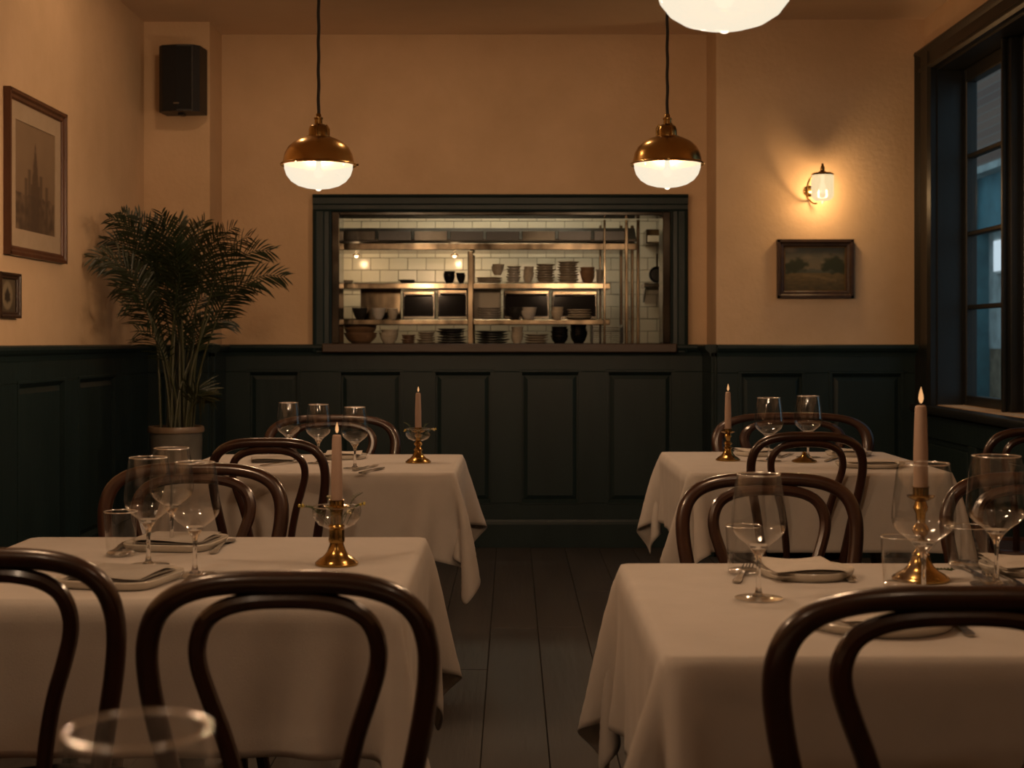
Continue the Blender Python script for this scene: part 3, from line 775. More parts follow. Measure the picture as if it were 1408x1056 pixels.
# candlesticks -------------------------------------------------------------------
def flame_mesh():
    return MB().lathe([(0, 0.0), (0.0030, 0.003), (0.0046, 0.009), (0.0040, 0.016), (0.0022, 0.023), (0.0008, 0.028), (0, 0.031)], 14).mesh('flame', 'flame', True, 80)
FLAME = flame_mesh()
def candlestick(pos, total, stick_h, base_r, cr, label, clabel, lit, style, seed=0):
    t = thing('candlestick', label, 'candlestick', (pos[0], pos[1], TOPZ), 0, 'brass candlesticks')
    b = base_r
    MB().lathe([(0, 0.0), (b, 0.0), (b * 1.0, 0.004), (b * 0.94, 0.007), (b * 0.90, 0.0065), (b * 0.84, 0.011), (b * 0.62, 0.017), (b * 0.45, 0.026), (b * 0.34, 0.038), (b * 0.30, 0.046), (0, 0.046)], 36).build('base', 'aged_brass', t)
    h = stick_h
    if style == 'baluster':
        prof = [(0, 0.044), (0.014, 0.044), (0.017, 0.048), (0.012, 0.053), (0.008, 0.060), (0.0075, h * 0.46), (0.013, h * 0.50), (0.016, h * 0.54), (0.013, h * 0.58), (0.008, h * 0.62),
                (0.009, h * 0.72), (0.014, h * 0.78), (0.011, h * 0.83), (0.009, h * 0.88), (0, h * 0.88)]
    else:
        prof = [(0, 0.044), (0.0155, 0.044), (0.0165, 0.05), (0.0155, 0.056), (0.0155, h * 0.55), (0.0175, h * 0.57), (0.0165, h * 0.60), (0.013, h * 0.63), (0.012, h * 0.80), (0.0135, h * 0.85), (0.012, h * 0.88), (0, h * 0.88)]
    MB().lathe(prof, 24).build('shaft', 'aged_brass', t)
    MB().lathe([(0, h * 0.86), (0.012, h * 0.86), (0.024, h * 0.895), (0.026, h * 0.915), (0.024, h * 0.915), (0.016, h * 0.895), (0.0145, h * 0.90), (0.0145, h), (0.0165, h * 1.01), (0.0125, h * 1.01), (0.0125, h * 0.9), (0, h * 0.9)], 24).build('socket', 'aged_brass', t)
    c = thing('taper_candle', clabel, 'candle', (pos[0], pos[1], TOPZ + h * 0.902), 0, 'taper candles')
    L = total - h * 0.902 - 0.031
    MB().lathe([(0, 0), (cr, 0), (cr * 0.98, L * 0.5), (cr * 0.80, L - 0.008), (cr * 0.72, L - 0.002), (cr * 0.55, L), (cr * 0.2, L - 0.002), (0, L - 0.002)], 20).build('wax', 'candle_wax', c)
    MB().tube([(0, 0, L - 0.004), (0.0004, 0, L + 0.004), (0.001, 0, L + 0.008)], 0.0009, 6).build('wick', 'wick', c)
    if lit:
        inst('flame', FLAME, c, (0.0005, 0, L + 0.003), (0, 0, 0), (lit, lit, lit))
    return t
def posy(pos, z, label, seed, R=0.036):
    """glass candle ring with a few sprigs round the candle"""
    rnd = random.Random(seed)
    t = thing('candle_ring', label, 'candle ring', (pos[0], pos[1], z), 0, 'glass candle rings with sprigs')
    MB().lathe([(0.0172, 0.0), (0.020, -0.001), (R * 0.75, 0.006), (R * 0.98, 0.020), (R * 1.02, 0.034), (R * 0.98, 0.042)], 28).build('dish', 'wine_crystal', t, angle=80)
    MB().tube([(R * 0.98 * math.cos(a), R * 0.98 * math.sin(a), 0.042) for a in [2 * PI * k / 30 for k in range(30)]], 0.0009, 6, closed=True).build('rim', 'solid_glass', t, angle=80)
    for k in range(7):
        a = 2 * PI * k / 7 + rnd.uniform(-0.3, 0.3); ln = rnd.uniform(0.03, 0.062); up = rnd.uniform(0.015, 0.045)
        c, s = math.cos(a), math.sin(a)
        pts = catmull([(0.02 * c, 0.02 * s, 0.006), ((0.02 + ln * 0.5) * c, (0.02 + ln * 0.5) * s, 0.02 + up * 0.7), ((0.02 + ln) * c, (0.02 + ln) * s, 0.02 + up)], 5)
        m = MB().tube(pts, 0.0008, 5)
        for i in range(3, len(pts)):
            for sd in (-1, 1):
                q = Vector((-s * sd, c * sd, 0.5)).normalized() * 0.008; e = pts[i]
                w = Vector((c, s, 0)) * 0.0022
                m.add([e, e + q * 0.5 + w, e + q, e + q * 0.5 - w + Vector((0, 0, 0.0006))], [(0, 1, 2), (0, 2, 3)])
        sp = m.build('sprig', 'sprig', t)
        if k % 2 == 0:
            e = pts[-1]; fm = MB()
            for j in range(6):
                d = Vector((rnd.uniform(-1, 1), rnd.uniform(-1, 1), rnd.uniform(-0.4, 1))).normalized() * 0.005
                fm.lathe([(0, -0.0026), (0.0022, -0.001), (0.0026, 0.0008), (0, 0.0026)], 7, e.x + d.x, e.y + d.y, e.z + d.z)
            fm.build('blossom', 'flower_yellow' if k % 4 == 0 else 'flower_cream', sp)
p = on_table(463, 776); candlestick(p, 0.290, 0.128, 0.043, 0.0115, 'brass candlestick alone at the right of the near left table', 'pale taper candle on the near left table', 0.75, 'plain')
posy(p, TOPZ + 0.074, 'glass dish with yellow flowers around the near left candlestick', 4, 0.048)
p = on_table(575, 636); candlestick(p, 0.288, 0.128, 0.047, 0.0115, 'brass candlestick at the right of the back left table', 'pale taper candle on the back left table', 0.7, 'baluster')
posy(p, TOPZ + 0.082, 'glass dish with green sprigs around the back left candlestick', 9, 0.048)
p = on_table(1001, 633); candlestick(p, 0.288, 0.118, 0.046, 0.0125, 'brass candlestick at the left of the back right table', 'pale taper candle on the back right table', 0.9, 'baluster')
p = (wx(1266, 2.66), 2.66); candlestick(p, 0.357, 0.172, 0.053, 0.0135, 'tall brass candlestick behind the large glass on the near right table', 'tallest taper candle, burning, on the near right table', 1.05, 'baluster')
p = on_table(1106, 635)
t = thing('brass_dish', 'small domed brass dish between the glasses on the back right table', 'dish', (p[0], p[1], TOPZ))
MB().lathe([(0, 0), (0.046, 0), (0.047, 0.004), (0.042, 0.007), (0.03, 0.012), (0.018, 0.018), (0.011, 0.026), (0, 0.026)], 30).build('dome', 'aged_brass', t)
MB().lathe([(0, 0.025), (0.008, 0.026), (0.010, 0.031), (0.006, 0.037), (0, 0.038)], 16).build('knob', 'aged_brass', t)
# loose herb sprig on the near right table
p = on_table(1287, 786); m = MB().tube([(-0.03, 0.012, 0.002), (0, 0, 0.006), (0.03, -0.006, 0.003)], 0.001, 5)
for i in range(9):
    for sd in (-1, 1):
        x = -0.026 + i * 0.0065
        m.add([(x, 0.01 - i * 0.002, 0.004), (x + 0.004, sd * 0.006, 0.007), (x + 0.010, sd * 0.011, 0.005), (x + 0.006, sd * 0.004, 0.004)], [(0, 1, 2, 3)])
tag(m.build('herb_sprig', 'sprig', None, (p[0], p[1], TOPZ)), 'small green herb sprig right of the tallest candlestick', 'sprig')

# ------------------------------------------------------------------ pendant lamps
def make_pendant():
    t = empty('pendant_lamp')                        # origin at the rim of the shade
    MB().lathe([(0.128, -0.003), (0.142, -0.006), (0.1435, -0.002), (0.141, 0.002), (0.134, 0.005), (0.1315, 0.018), (0.126, 0.040), (0.113, 0.064), (0.090, 0.084), (0.064, 0.097), (0.044, 0.103),
                (0.044, 0.1015), (0.064, 0.0955), (0.089, 0.0825), (0.1115, 0.063), (0.1245, 0.039), (0.130, 0.018), (0.128, -0.003)], 48).build('shade', 'brass', t)
    cap = MB().lathe([(0.047, 0.100), (0.047, 0.104), (0.038, 0.107), (0.037, 0.128), (0.033, 0.142), (0.024, 0.149), (0.015, 0.152), (0.0145, 0.168), (0.017, 0.170), (0.017, 0.175), (0.011, 0.179), (0.009, 0.190), (0, 0.192)], 28).build('cap', 'aged_brass', t)
    for k in range(3):
        a = 2 * PI * k / 3 + 0.5
        MB().tube([(0.040 * math.cos(a), 0.040 * math.sin(a), 0.103), (0.041 * math.cos(a), 0.041 * math.sin(a), 0.135), (0.030 * math.cos(a), 0.030 * math.sin(a), 0.150)], 0.004, 8).build('cap_arm', 'aged_brass', cap)
        a = 2 * PI * k / 3 + 0.05
        MB().tube([(0.139 * math.cos(a), 0.139 * math.sin(a), -0.001), (0.150 * math.cos(a), 0.150 * math.sin(a), -0.001)], [0.003, 0.0045], 8).build('thumb_screw', 'aged_brass', t)
    MB().lathe([(0.1285, 0.0), (0.1275, -0.018), (0.120, -0.042), (0.103, -0.064), (0.078, -0.080), (0.048, -0.089), (0.020, -0.093), (0.012, -0.0935), (0.010, -0.098), (0.005, -0.101), (0, -0.102)], 48).build('glass_bowl', 'opal_glass', t, angle=80)
    MB().lathe([(0, -0.055), (0.012, -0.051), (0.019, -0.040), (0.018, -0.028), (0.010, -0.010), (0.009, 0.02), (0, 0.02)], 16).build('bulb', 'bulb_glow', t)
    cord = CEIL - 1.868 - 0.02
    pts = [(0.0011 * math.cos(i * 0.9), 0.0011 * math.sin(i * 0.9), 0.188 + (cord - 0.188) * i / 60) for i in range(61)]
    MB().tube(pts, 0.0062, 8).build('cord', 'cord_cloth', t)
    MB().lathe([(0, cord - 0.012), (0.02, cord - 0.012), (0.045, cord), (0.052, cord + 0.012), (0.052, cord + 0.02), (0, cord + 0.02)], 24).build('ceiling_rose', 'aged_brass', t)
    point_light('bulb_light', t, (0, 0, -0.048), PEND_W, LAMP_RGB, 0.07)
    return t
pd0 = make_pendant()
PZ = 1.868
PG = 'brass pendant lamps with opal glass bowls'
pd0.location = (wx(438, 5.35), 5.35, PZ); tag(pd0, 'brass pendant lamp hanging left over the back left table', 'pendant lamp', PG)
copy_thing(pd0, (wx(917.5, 5.5), 5.5, PZ + 0.022), 0.4, 'brass pendant lamp hanging right over the back right table', PG).scale = (1, 1, 1)
near = copy_thing(pd0, (wx(996, 2.66), 2.66, PZ + 0.010), 1.1, 'largest pendant lamp, its opal bowl cropped by the top photo edge', PG)
near2 = copy_thing(pd0, (-0.86, 2.22, PZ + 0.010), 0.0, 'pendant lamp above the near left table, just beyond the top left corner', PG)
dim = bpy.data.lights.new('bulb_light_dimmed', 'POINT'); dim.energy = NEAR_W; dim.color = LAMP_RGB; dim.shadow_soft_size = 0.07
for q in (near, near2):
    for c in q.children:
        if c.type == 'LIGHT': c.data = dim
def globe(x, y, label, watts):
    t = thing('ceiling_globe', label, 'ceiling lamp', (x, y, CEIL), 0, 'opal ceiling globes behind the camera')
    MB().lathe([(0, 0), (0.07, 0), (0.07, -0.012), (0.03, -0.03), (0.014, -0.04), (0.014, -0.12), (0.05, -0.125), (0.055, -0.145), (0, -0.145)], 24).build('fitting', 'aged_brass', t)
    R = 0.125
    MB().lathe([(R * math.sin(a), -0.14 - R * 0.95 + R * math.cos(a)) for a in [0.40 + (PI - 0.40) * k / 16 for k in range(16)]] + [(0, -0.14 - R * 1.95)], 32).build('globe', 'opal_glass', t, angle=80)
    point_light('bulb_light', t, (0, 0, -0.14 - R * 0.95), watts, (1.0, 0.70, 0.46), 0.06)
def flush(x, y, label, watts):
    t = thing('flush_ceiling_lamp', label, 'ceiling lamp', (x, y, CEIL), 0, 'flush ceiling lamps')
    MB().lathe([(0, 0), (0.085, 0), (0.088, -0.010), (0.078, -0.022), (0.070, -0.022), (0.070, -0.006), (0, -0.006)], 28).build('ring', 'aged_brass', t)
    MB().lathe([(0.070, -0.018), (0.060, -0.030), (0.035, -0.040), (0, -0.044)], 28).build('lens', 'opal_glass', t, angle=80)
    point_light('bulb_light', t, (0, 0, -0.022), watts, LAMP_RGB, 0.012)
flush(-1.32, 6.25, 'flush brass ceiling lamp above the back left table', FLUSH_W[0])
flush(0.02, 6.25, 'flush brass ceiling lamp above the aisle at the back', FLUSH_W[1])
globe(-1.15, 0.1, 'opal ceiling globe beyond the top edge, over the left side of the front table', GLOBE_W[0])
globe(0.95, 0.2, 'opal ceiling globe beyond the top edge, right of the front table', GLOBE_W[1])
# ------------------------------------------------------------------ wall sconce
sx, sz = wx(1131, 7.80), wz(258, 7.80)
t = thing('wall_sconce', 'lit glass jar wall sconce with curved brass arm above the painting', 'wall lamp', (sx, YPR, sz))
MB().lathe([(0, 0.0), (0.032, 0.0), (0.030, 0.008), (0.02, 0.014), (0, 0.015)], 24).build('wall_plate', 'aged_brass', t, (-0.045, 0, -0.005), (PI / 2, 0, 0))
MB().tube(catmull([(-0.045, -0.012, -0.055), (-0.066, -0.05, -0.045), (-0.078, -0.10, 0.0), (-0.066, -0.135, 0.05), (-0.03, -0.14, 0.076), (0.0, -0.14, 0.080)], 6), 0.0055, 8).build('arm', 'aged_brass', t)
MB().tube(catmull([(-0.045, -0.012, -0.055), (-0.03, -0.03, -0.075), (-0.012, -0.05, -0.078)], 5), 0.0045, 8).build('arm_scroll', 'aged_brass', t)
MB().lathe([(0.060, 0.068), (0.062, 0.074), (0.055, 0.080), (0.022, 0.086), (0.013, 0.094), (0.012, 0.112), (0.007, 0.122), (0.006, 0.132), (0, 0.134)], 24).build('gallery', 'aged_brass', t, (0, -0.14, 0))
MB().lathe([(0.058, 0.070), (0.061, 0.060), (0.061, -0.040), (0.056, -0.058), (0.042, -0.068), (0.020, -0.072), (0.008, -0.074), (0.006, -0.085), (0, -0.09)], 32).build('glass_jar', 'sconce_glass', t, (0, -0.14, 0), angle=80)
MB().lathe([(0, -0.035), (0.013, -0.03), (0.020, -0.012), (0.016, 0.01), (0.010, 0.03), (0.010, 0.07), (0, 0.07)], 16).build('bulb', 'bulb_glow', t, (0, -0.14, 0))
point_light('bulb_light', t, (0, -0.14, -0.012), SCONCE_W, (1.0, 0.60, 0.27), 0.03)

# ------------------------------------------------------------------ speaker
t = thing('wall_speaker', 'black loudspeaker mounted high on the wall pier left of the pass-through', 'loudspeaker', (wx(253, 7.85), YPL, wz(110, 7.85)), -0.10)
w, hh = 0.115, 0.182
pr = [(-w, 0), (-w, -0.13), (-w * 0.75, -0.165), (0, -0.18), (w * 0.75, -0.165), (w, -0.13), (w, 0)]
pr = [(a, b - 0.05) for a, b in pr]
MB().prism(pr, 'z', -hh, hh).build('cabinet', 'speaker_black', t, smooth=False)
g = [(a * 0.9, b - 0.004) for a, b in pr[1:-1]]
MB().prism(g + [(w * 0.9, -0.1), (-w * 0.9, -0.1)], 'z', -hh * 0.94, hh * 0.94).build('grille', 'grille_black', t, smooth=False)
MB().cbox(-0.016, 0.016, -0.238, -0.230, -hh * 0.80, -hh * 0.75, 0.002).build('badge', 'badge', t)
MB().cbox(-0.015, 0.015, -0.17, -0.11, -hh - 0.014, -hh, 0.004).build('bracket', 'speaker_black', t)
MB().cbox(-0.03, 0.03, -0.05, 0.0, -0.10, 0.10, 0.004).build('wall_plate', 'speaker_black', t)
MB().tube([(0, -0.03, hh + 0.02), (0, -0.03, hh - 0.01)], 0.006, 8).build('cable_clip', 'speaker_black', t)

# ------------------------------------------------------------------ pictures
def art(name, w, h, nx, nz, fn, material):
    vs, fs, cols = [], [], []
    for j in range(nz + 1):
        for i in range(nx + 1):
            u, v = i / nx, j / nz
            vs.append(((u - 0.5) * w, 0, (v - 0.5) * h)); cols.append(fn(u, v))
    for j in range(nz):
        for i in range(nx):
            a = j * (nx + 1) + i; fs.append((a, a + 1, a + nx + 2, a + nx + 1))
    me = bpy.data.meshes.new(name); me.from_pydata(vs, [], fs)
    ca = me.color_attributes.new('Col', 'FLOAT_COLOR', 'POINT')
    ca.data.foreach_set('color', [c for col in cols for c in (*col, 1.0)])
    me.materials.append(MATS[material])
    return me
def noise2(u, v, s, seed=0):
    from mathutils import noise
    return noise.noise(Vector((u * s, v * s, seed * 7.3)))
def lerp(a, b, t): t = max(0, min(1, t)); return tuple(x + (y - x) * t for x, y in zip(a, b))
def steeple(u, v):
    c = lerp((0.16, 0.105, 0.062), (0.22, 0.15, 0.09), v + 0.2 * noise2(u, v, 6, 1))
    half = 0.0
    if v < 0.84: half = 0.012 + 0.11 * ((0.84 - v) / 0.5) ** 0.8
    if v < 0.45: half = 0.135 + 0.02 * noise2(u, v, 30, 2)
    du = abs(u - 0.50)
    c = lerp(c, (0.085, 0.055, 0.034), (half - du) / 0.03 * (0.75 + 0.6 * noise2(u, v, 22, 3)))
    for cx, top in ((0.28, 0.50), (0.36, 0.58), (0.64, 0.55), (0.78, 0.46)):
        if v < top: c = lerp(c, (0.10, 0.066, 0.04), (0.05 - abs(u - cx)) / 0.03 * 0.8)
    if v < 0.34 + 0.04 * noise2(u, 0, 9, 4): c = lerp(c, (0.075, 0.05, 0.032), 0.65 + 0.8 * noise2(u, v, 16, 5))
    return c
def landscape(u, v):
    sky = lerp((0.115, 0.095, 0.06), (0.055, 0.062, 0.05), (v - 0.55) / 0.45)
    sky = lerp(sky, (0.17, 0.13, 0.085), 1.2 * noise2(u * 1.5, v * 3, 3, 1))
    c = sky
    hz = 0.50 + 0.02 * noise2(u, 0, 8, 2)
    if v < hz: c = lerp((0.075, 0.075, 0.055), (0.05, 0.055, 0.04), (hz - v) * 8)
    if v < 0.42: c = lerp((0.11, 0.078, 0.032), (0.055, 0.042, 0.018), (0.42 - v) / 0.4 + 0.6 * noise2(u * 2, v * 5, 5, 3))
    for cx, cz, rx, rz in ((0.22, 0.58, 0.19, 0.19), (0.10, 0.52, 0.12, 0.15), (0.80, 0.60, 0.20, 0.23), (0.93, 0.54, 0.12, 0.16), (0.68, 0.52, 0.09, 0.10)):
        d = 1 - math.hypot((u - cx) / rx, (v - cz) / rz) + 0.35 * noise2(u, v, 14, 4)
        c = lerp(c, (0.022, 0.026, 0.012), d * 2.5)
    if abs(v - 0.30 - 0.06 * math.sin(u * 5)) < 0.03 and 0.3 < u < 0.85: c = lerp(c, (0.16, 0.11, 0.05), 0.5)
    return c
def framed(name, label, cat, loc, rz, w, h, fw, depth, fmat, mount, artmesh, inner=None):
    t = thing(name, label, cat, loc, rz)
    for s in (-1, 1):
        pr = [(0, 0), (0, -depth), (fw * 0.35, -depth), (fw * 0.55, -depth * 0.72), (fw * 0.85, -depth * 0.66), (fw, -depth * 0.45), (fw, 0)]
        MB().prism([(s * (w / 2 - a), b) for a, b in pr], 'z', -h / 2, h / 2).build('frame_member', fmat, t, smooth=False)
        MB().prism([(b, s * (h / 2 - a)) for a, b in pr], 'x', -w / 2 + 0.0005, w / 2 - 0.0005).build('frame_member', fmat, t, smooth=False)
    MB().box(-w / 2 + 0.004, w / 2 - 0.004, -0.004, 0, -h / 2 + 0.004, h / 2 - 0.004).build('backing', fmat, t, smooth=False)
    if mount:
        iw, ih = w - 2 * fw, h - 2 * fw
        m = MB()
        m.box(-iw / 2, -iw / 2 + mount, -0.010, -0.005, -ih / 2, ih / 2).box(iw / 2 - mount, iw / 2, -0.010, -0.005, -ih / 2, ih / 2)
        m.box(-iw / 2 + mount, iw / 2 - mount, -0.010, -0.005, -ih / 2, -ih / 2 + mount).box(-iw / 2 + mount, iw / 2 - mount, -0.010, -0.005, ih / 2 - mount, ih / 2)
        m.build('mount', 'mount_card', t, smooth=False)
    inst('picture', artmesh, t, (0, -0.006, 0))
    return t
y0, y1 = 2.07 * F / 699.5, 2.07 * F / 620
pw, ph = y1 - y0, wz(158, y1) - wz(363, y1)
framed('framed_print', 'tall brown framed print of a steeple on the left wall', 'picture', (XL, (y0 + y1) / 2, (wz(158, y1) + wz(363, y1)) / 2), PI / 2,
       pw, ph, 0.040, 0.030, 'frame_wood', 0.075, art('picture', pw - 0.21, ph - 0.21, 60, 70, steeple, 'print'))
y0, y1 = 5.70, 2.07 * F / 682
def small_portrait(u, v):
    c = lerp((0.06, 0.045, 0.028), (0.10, 0.075, 0.046), v)
    d = math.hypot((u - 0.5) / 0.28, (v - 0.5) / 0.36)
    c = lerp(c, (0.19, 0.15, 0.095), (1.25 - d) * 5)
    return lerp(c, (0.03, 0.022, 0.014), (0.72 - d + 0.3 * noise2(u, v, 9, 2)) * 4)
framed('small_framed_picture', 'small dark square framed picture low on the left wall at the photo edge', 'picture', (XL, (y0 + y1) / 2, 1.39), PI / 2,
       y1 - y0, 0.185, 0.026, 0.024, 'frame_dark', 0, art('picture', y1 - y0 - 0.05, 0.14, 24, 24, small_portrait, 'print'))
pw, ph = wx(1174, 7.91) - wx(1069, 7.91), wz(329, 7.91) - wz(410, 7.91)
t = framed('landscape_painting', 'small dark landscape painting in a heavy frame below the wall sconce', 'painting', ((wx(1174, 7.91) + wx(1069, 7.91)) / 2, YPR, (wz(329, 7.91) + wz(410, 7.91)) / 2), 0,
       pw, ph, 0.042, 0.034, 'frame_dark', 0, art('picture', pw - 0.075, ph - 0.075, 70, 50, landscape, 'oil_paint'))
for s in (-1, 1):
    MB().box(s * (pw / 2 - 0.042) - 0.004, s * (pw / 2 - 0.042) + 0.004, -0.016, -0.005, -ph / 2 + 0.04, ph / 2 - 0.04).build('gilt_slip', 'frame_gilt', t, smooth=False)
    MB().box(-pw / 2 + 0.042, pw / 2 - 0.042, -0.016, -0.005, s * (ph / 2 - 0.042) - 0.004, s * (ph / 2 - 0.042) + 0.004).build('gilt_slip', 'frame_gilt', t, smooth=False)

# ------------------------------------------------------------------ potted palm
DP = 6.95
px0, pz0 = wx(242, DP), wz(586, DP)
pt = thing('potted_palm', 'tall potted areca palm in a grey glazed pot in the left corner', 'potted plant', (px0, DP, 0))
pr_ = 77 / 2 * DP / F
MB().cbox(-0.15, 0.15, -0.15, 0.15, 0.0, 0.34, 0.01).build('plinth', 'green_paint', pt, smooth=False)
MB().lathe([(0, 0.34), (pr_ * 0.74, 0.34), (pr_ * 0.78, 0.36), (pr_ * 0.90, 0.6), (pr_ * 0.93, pz0 - 0.03), (pr_ * 0.85, pz0 - 0.03), (pr_ * 0.85, pz0 - 0.04), (0, pz0 - 0.04)], 40).build('pot', 'glazed_pot', pt)
MB().lathe([(pr_ * 0.92, pz0 - 0.032), (pr_ * 0.99, pz0 - 0.028), (pr_ * 1.0, pz0 - 0.012), (pr_ * 0.97, pz0), (pr_ * 0.87, pz0), (pr_ * 0.85, pz0 - 0.032)], 40).build('pot_rim', 'pot_rim', pt)
MB().lathe([(0, pz0 - 0.02), (pr_ * 0.5, pz0 - 0.024), (pr_ * 0.86, pz0 - 0.036)], 24).build('soil', 'soil', pt)
rp = random.Random(21)
# (lean direction angle, tip x px, tip y px, arch, kind) - tips read off the photo, depth spread by the angle
fr = []
tips = [(150, 300, .25), (168, 292, .15), (188, 296, .1), (212, 302, .1), (222, 292, .05), (246, 300, .1), (268, 308, .12), (282, 304, .15), (300, 318, .15), (322, 312, .2), (345, 325, .3), (372, 345, .45),
        (392, 380, .5), (352, 392, .4), (128, 330, .4), (116, 355, .55), (140, 365, .5), (170, 420, .5), (318, 440, .4), (160, 395, .5), (300, 400, .3), (210, 380, .2), (255, 360, .1), (235, 420, .1), (280, 440, .2), (190, 455, .3), (275, 350, .15), (200, 340, .15), (240, 330, .05)]
for i, (tx, ty, arch) in enumerate(tips):
    dd = DP + rp.uniform(-0.33, 0.30) * (0.6 if arch > 0.35 else 1.0)
    tip = Vector((wx(tx, dd) - px0, dd - DP, wz(ty, dd)))
    if tip.x + px0 < XL + 0.05: tip.x = XL + 0.05 - px0
    fr.append((tip, arch))
def frond(tip, arch, seed):
    rnd = random.Random(seed)
    a0 = rnd.uniform(0, 2 * PI); base = Vector((0.55 * pr_ * math.cos(a0), 0.55 * pr_ * math.sin(a0), pz0 - 0.03))
    base.x = base.x * 0.6 + tip.x * 0.08
    H = tip.z - base.z
    hor = Vector((tip.x - base.x, tip.y - base.y, 0))
    mid1 = base + hor * 0.12 + Vector((0, 0, H * 0.42))
    mid2 = base + hor * (0.45 + 0.1 * arch) + Vector((0, 0, H * (0.78 + 0.22 * arch)))
    mid3 = base + hor * (0.78) + Vector((0, 0, H * (0.93 + 0.14 * arch)))
    pts = catmull([base, mid1, mid2, mid3, tip], 10)
    n = len(pts)
    k0 = int(n * 0.40)
    stem = MB().tube(pts[:k0 + 2], [0.0068 - 0.0028 * i / (k0 + 2) for i in range(k0 + 2)], 7)
    stem.build('cane', 'cane', pt)
    m = MB().tube(pts[k0:], [0.0038 - 0.0030 * i / (n - k0) for i in range(n - k0)], 6)
    # leaflets on both sides of the rachis
    L = [0.0]
    for a, b in zip(pts[k0:], pts[k0 + 1:]): L.append(L[-1] + (b - a).length)
    total = L[-1]; cnt = max(14, int(total / 0.0165))
    for q in range(cnt):
        s = (q + 0.5) / cnt * total
        j = max(i for i in range(len(L)) if L[i] <= s); j = min(j, len(L) - 2)
        f = (s - L[j]) / max(1e-6, L[j + 1] - L[j]); p = pts[k0 + j].lerp(pts[k0 + j + 1], f)
        tg = (pts[k0 + j + 1] - pts[k0 + j]).normalized()
        side = tg.cross(Vector((0.25 * math.sin(seed), -1, 0.1)).normalized())
        if side.length < 0.2: side = tg.cross(Vector((1, 0, 0)))
        side.normalize(); up = side.cross(tg).normalized()
        t_ = s / total
        ln = (0.055 + 0.095 * math.sin(PI * min(1, 0.18 + t_ * 0.80))) * rnd.uniform(0.85, 1.12)
        for sd in (-1, 1):
            ang = 0.98 - 0.45 * t_ + rnd.uniform(-0.1, 0.1)
            d = (tg * math.cos(ang) + side * sd * math.sin(ang) + up * rnd.uniform(-0.1, 0.3)).normalized()
            wv = d.cross(up + side * sd * 0.6).normalized() * (0.0044 + 0.0014 * rnd.random())
            drop = Vector((0, 0, -1)) * ln * rnd.uniform(0.10, 0.30)
            P1 = p + d * ln * 0.35 + drop * 0.08; P2 = p + d * ln * 0.72 + drop * 0.45; P3 = p + d * ln + drop
            cz = up * 0.0015
            m.add([p - wv * 0.3, p + wv * 0.3, P1 - wv, P1 + cz, P1 + wv, P2 - wv * 0.8, P2 + cz, P2 + wv * 0.8, P3],
                  [(0, 1, 4, 3), (0, 3, 2), (2, 3, 6, 5), (3, 4, 7, 6), (5, 6, 8), (6, 7, 8)])
    # keep inside the room
    lim = XL + 0.012 - px0
    m.v = [(max(x, lim), min(y, YPL - 0.03 - DP), z) for x, y, z in m.v]
    m.build('frond', 'leaf' if rnd.random() < 0.7 else 'leaf_tip', pt, angle=60)
for i, (tip, arch) in enumerate(fr): frond(tip, arch, 100 + i)
frond(Vector((0.16, -0.10, wz(548, DP))), 1.2, 900)
frond(Vector((0.13, 0.10, wz(540, DP))), 1.0, 901)

# ------------------------------------------------------------------ the kitchen behind the pass-through
KY = 10.25; KX0, KX1 = -2.2, 1.75; KC = 2.55
kw = structure(MB().box(KX0, KX1, KY, KY + 0.12, 0, KC).build('wall_kitchen', 'grout', smooth=False))
structure(MB().box(KX0 - 0.12, KX0, YB + WT, KY + 0.12, 0, KC).build('wall_kitchen_left', 'kitchen_white', smooth=False))
kr = structure(MB().box(KX1, KX1 + 0.12, YB + WT, KY + 0.12, 0, KC).build('wall_kitchen_right', 'grout', smooth=False))
structure(MB().box(KX0 - 0.12, KX1 + 0.12, YB + WT, KY + 0.12, KC, KC + 0.1).build('ceiling_kitchen', 'kitchen_white', smooth=False))
structure(MB().box(KX0 - 0.12, KX1 + 0.12, YB + WT, KY + 0.12, -0.12, 0.0).build('floor_kitchen', 'asphalt', smooth=False))
TW, TH = 0.133, 0.088
tile_me = [MB().cbox(-TW / 2 + 0.0022, TW / 2 - 0.0022, -0.007, 0.0, -TH / 2 + 0.0022, TH / 2 - 0.0022, 0.0022).mesh('tile', mm, False) for mm in ('tile', 'tile_b', 'tile')]
rt = random.Random(5)
z = 1.10 + TH / 2; row = 0
while z < 2.20:
    xx = -1.55 + (TW / 2 if row % 2 else 0)
    while xx < 1.70:
        inst('tile', tile_me[rt.randrange(3)], kw, (xx, KY - 0.0005 + rt.uniform(-0.001, 0.0), z), (rt.uniform(-0.012, 0.012), 0, rt.uniform(-0.012, 0.012)))
        xx += TW
    z += TH; row += 1
z = 1.10 + TH / 2; row = 0
while z < 2.20:
    yy = 9.15 + (TW / 2 if row % 2 else 0)
    while yy < KY - 0.07:
        inst('tile', tile_me[rt.randrange(3)], kr, (KX1 + 0.0005, yy, z), (0, 0, -PI / 2))
        yy += TW
    z += TH; row += 1

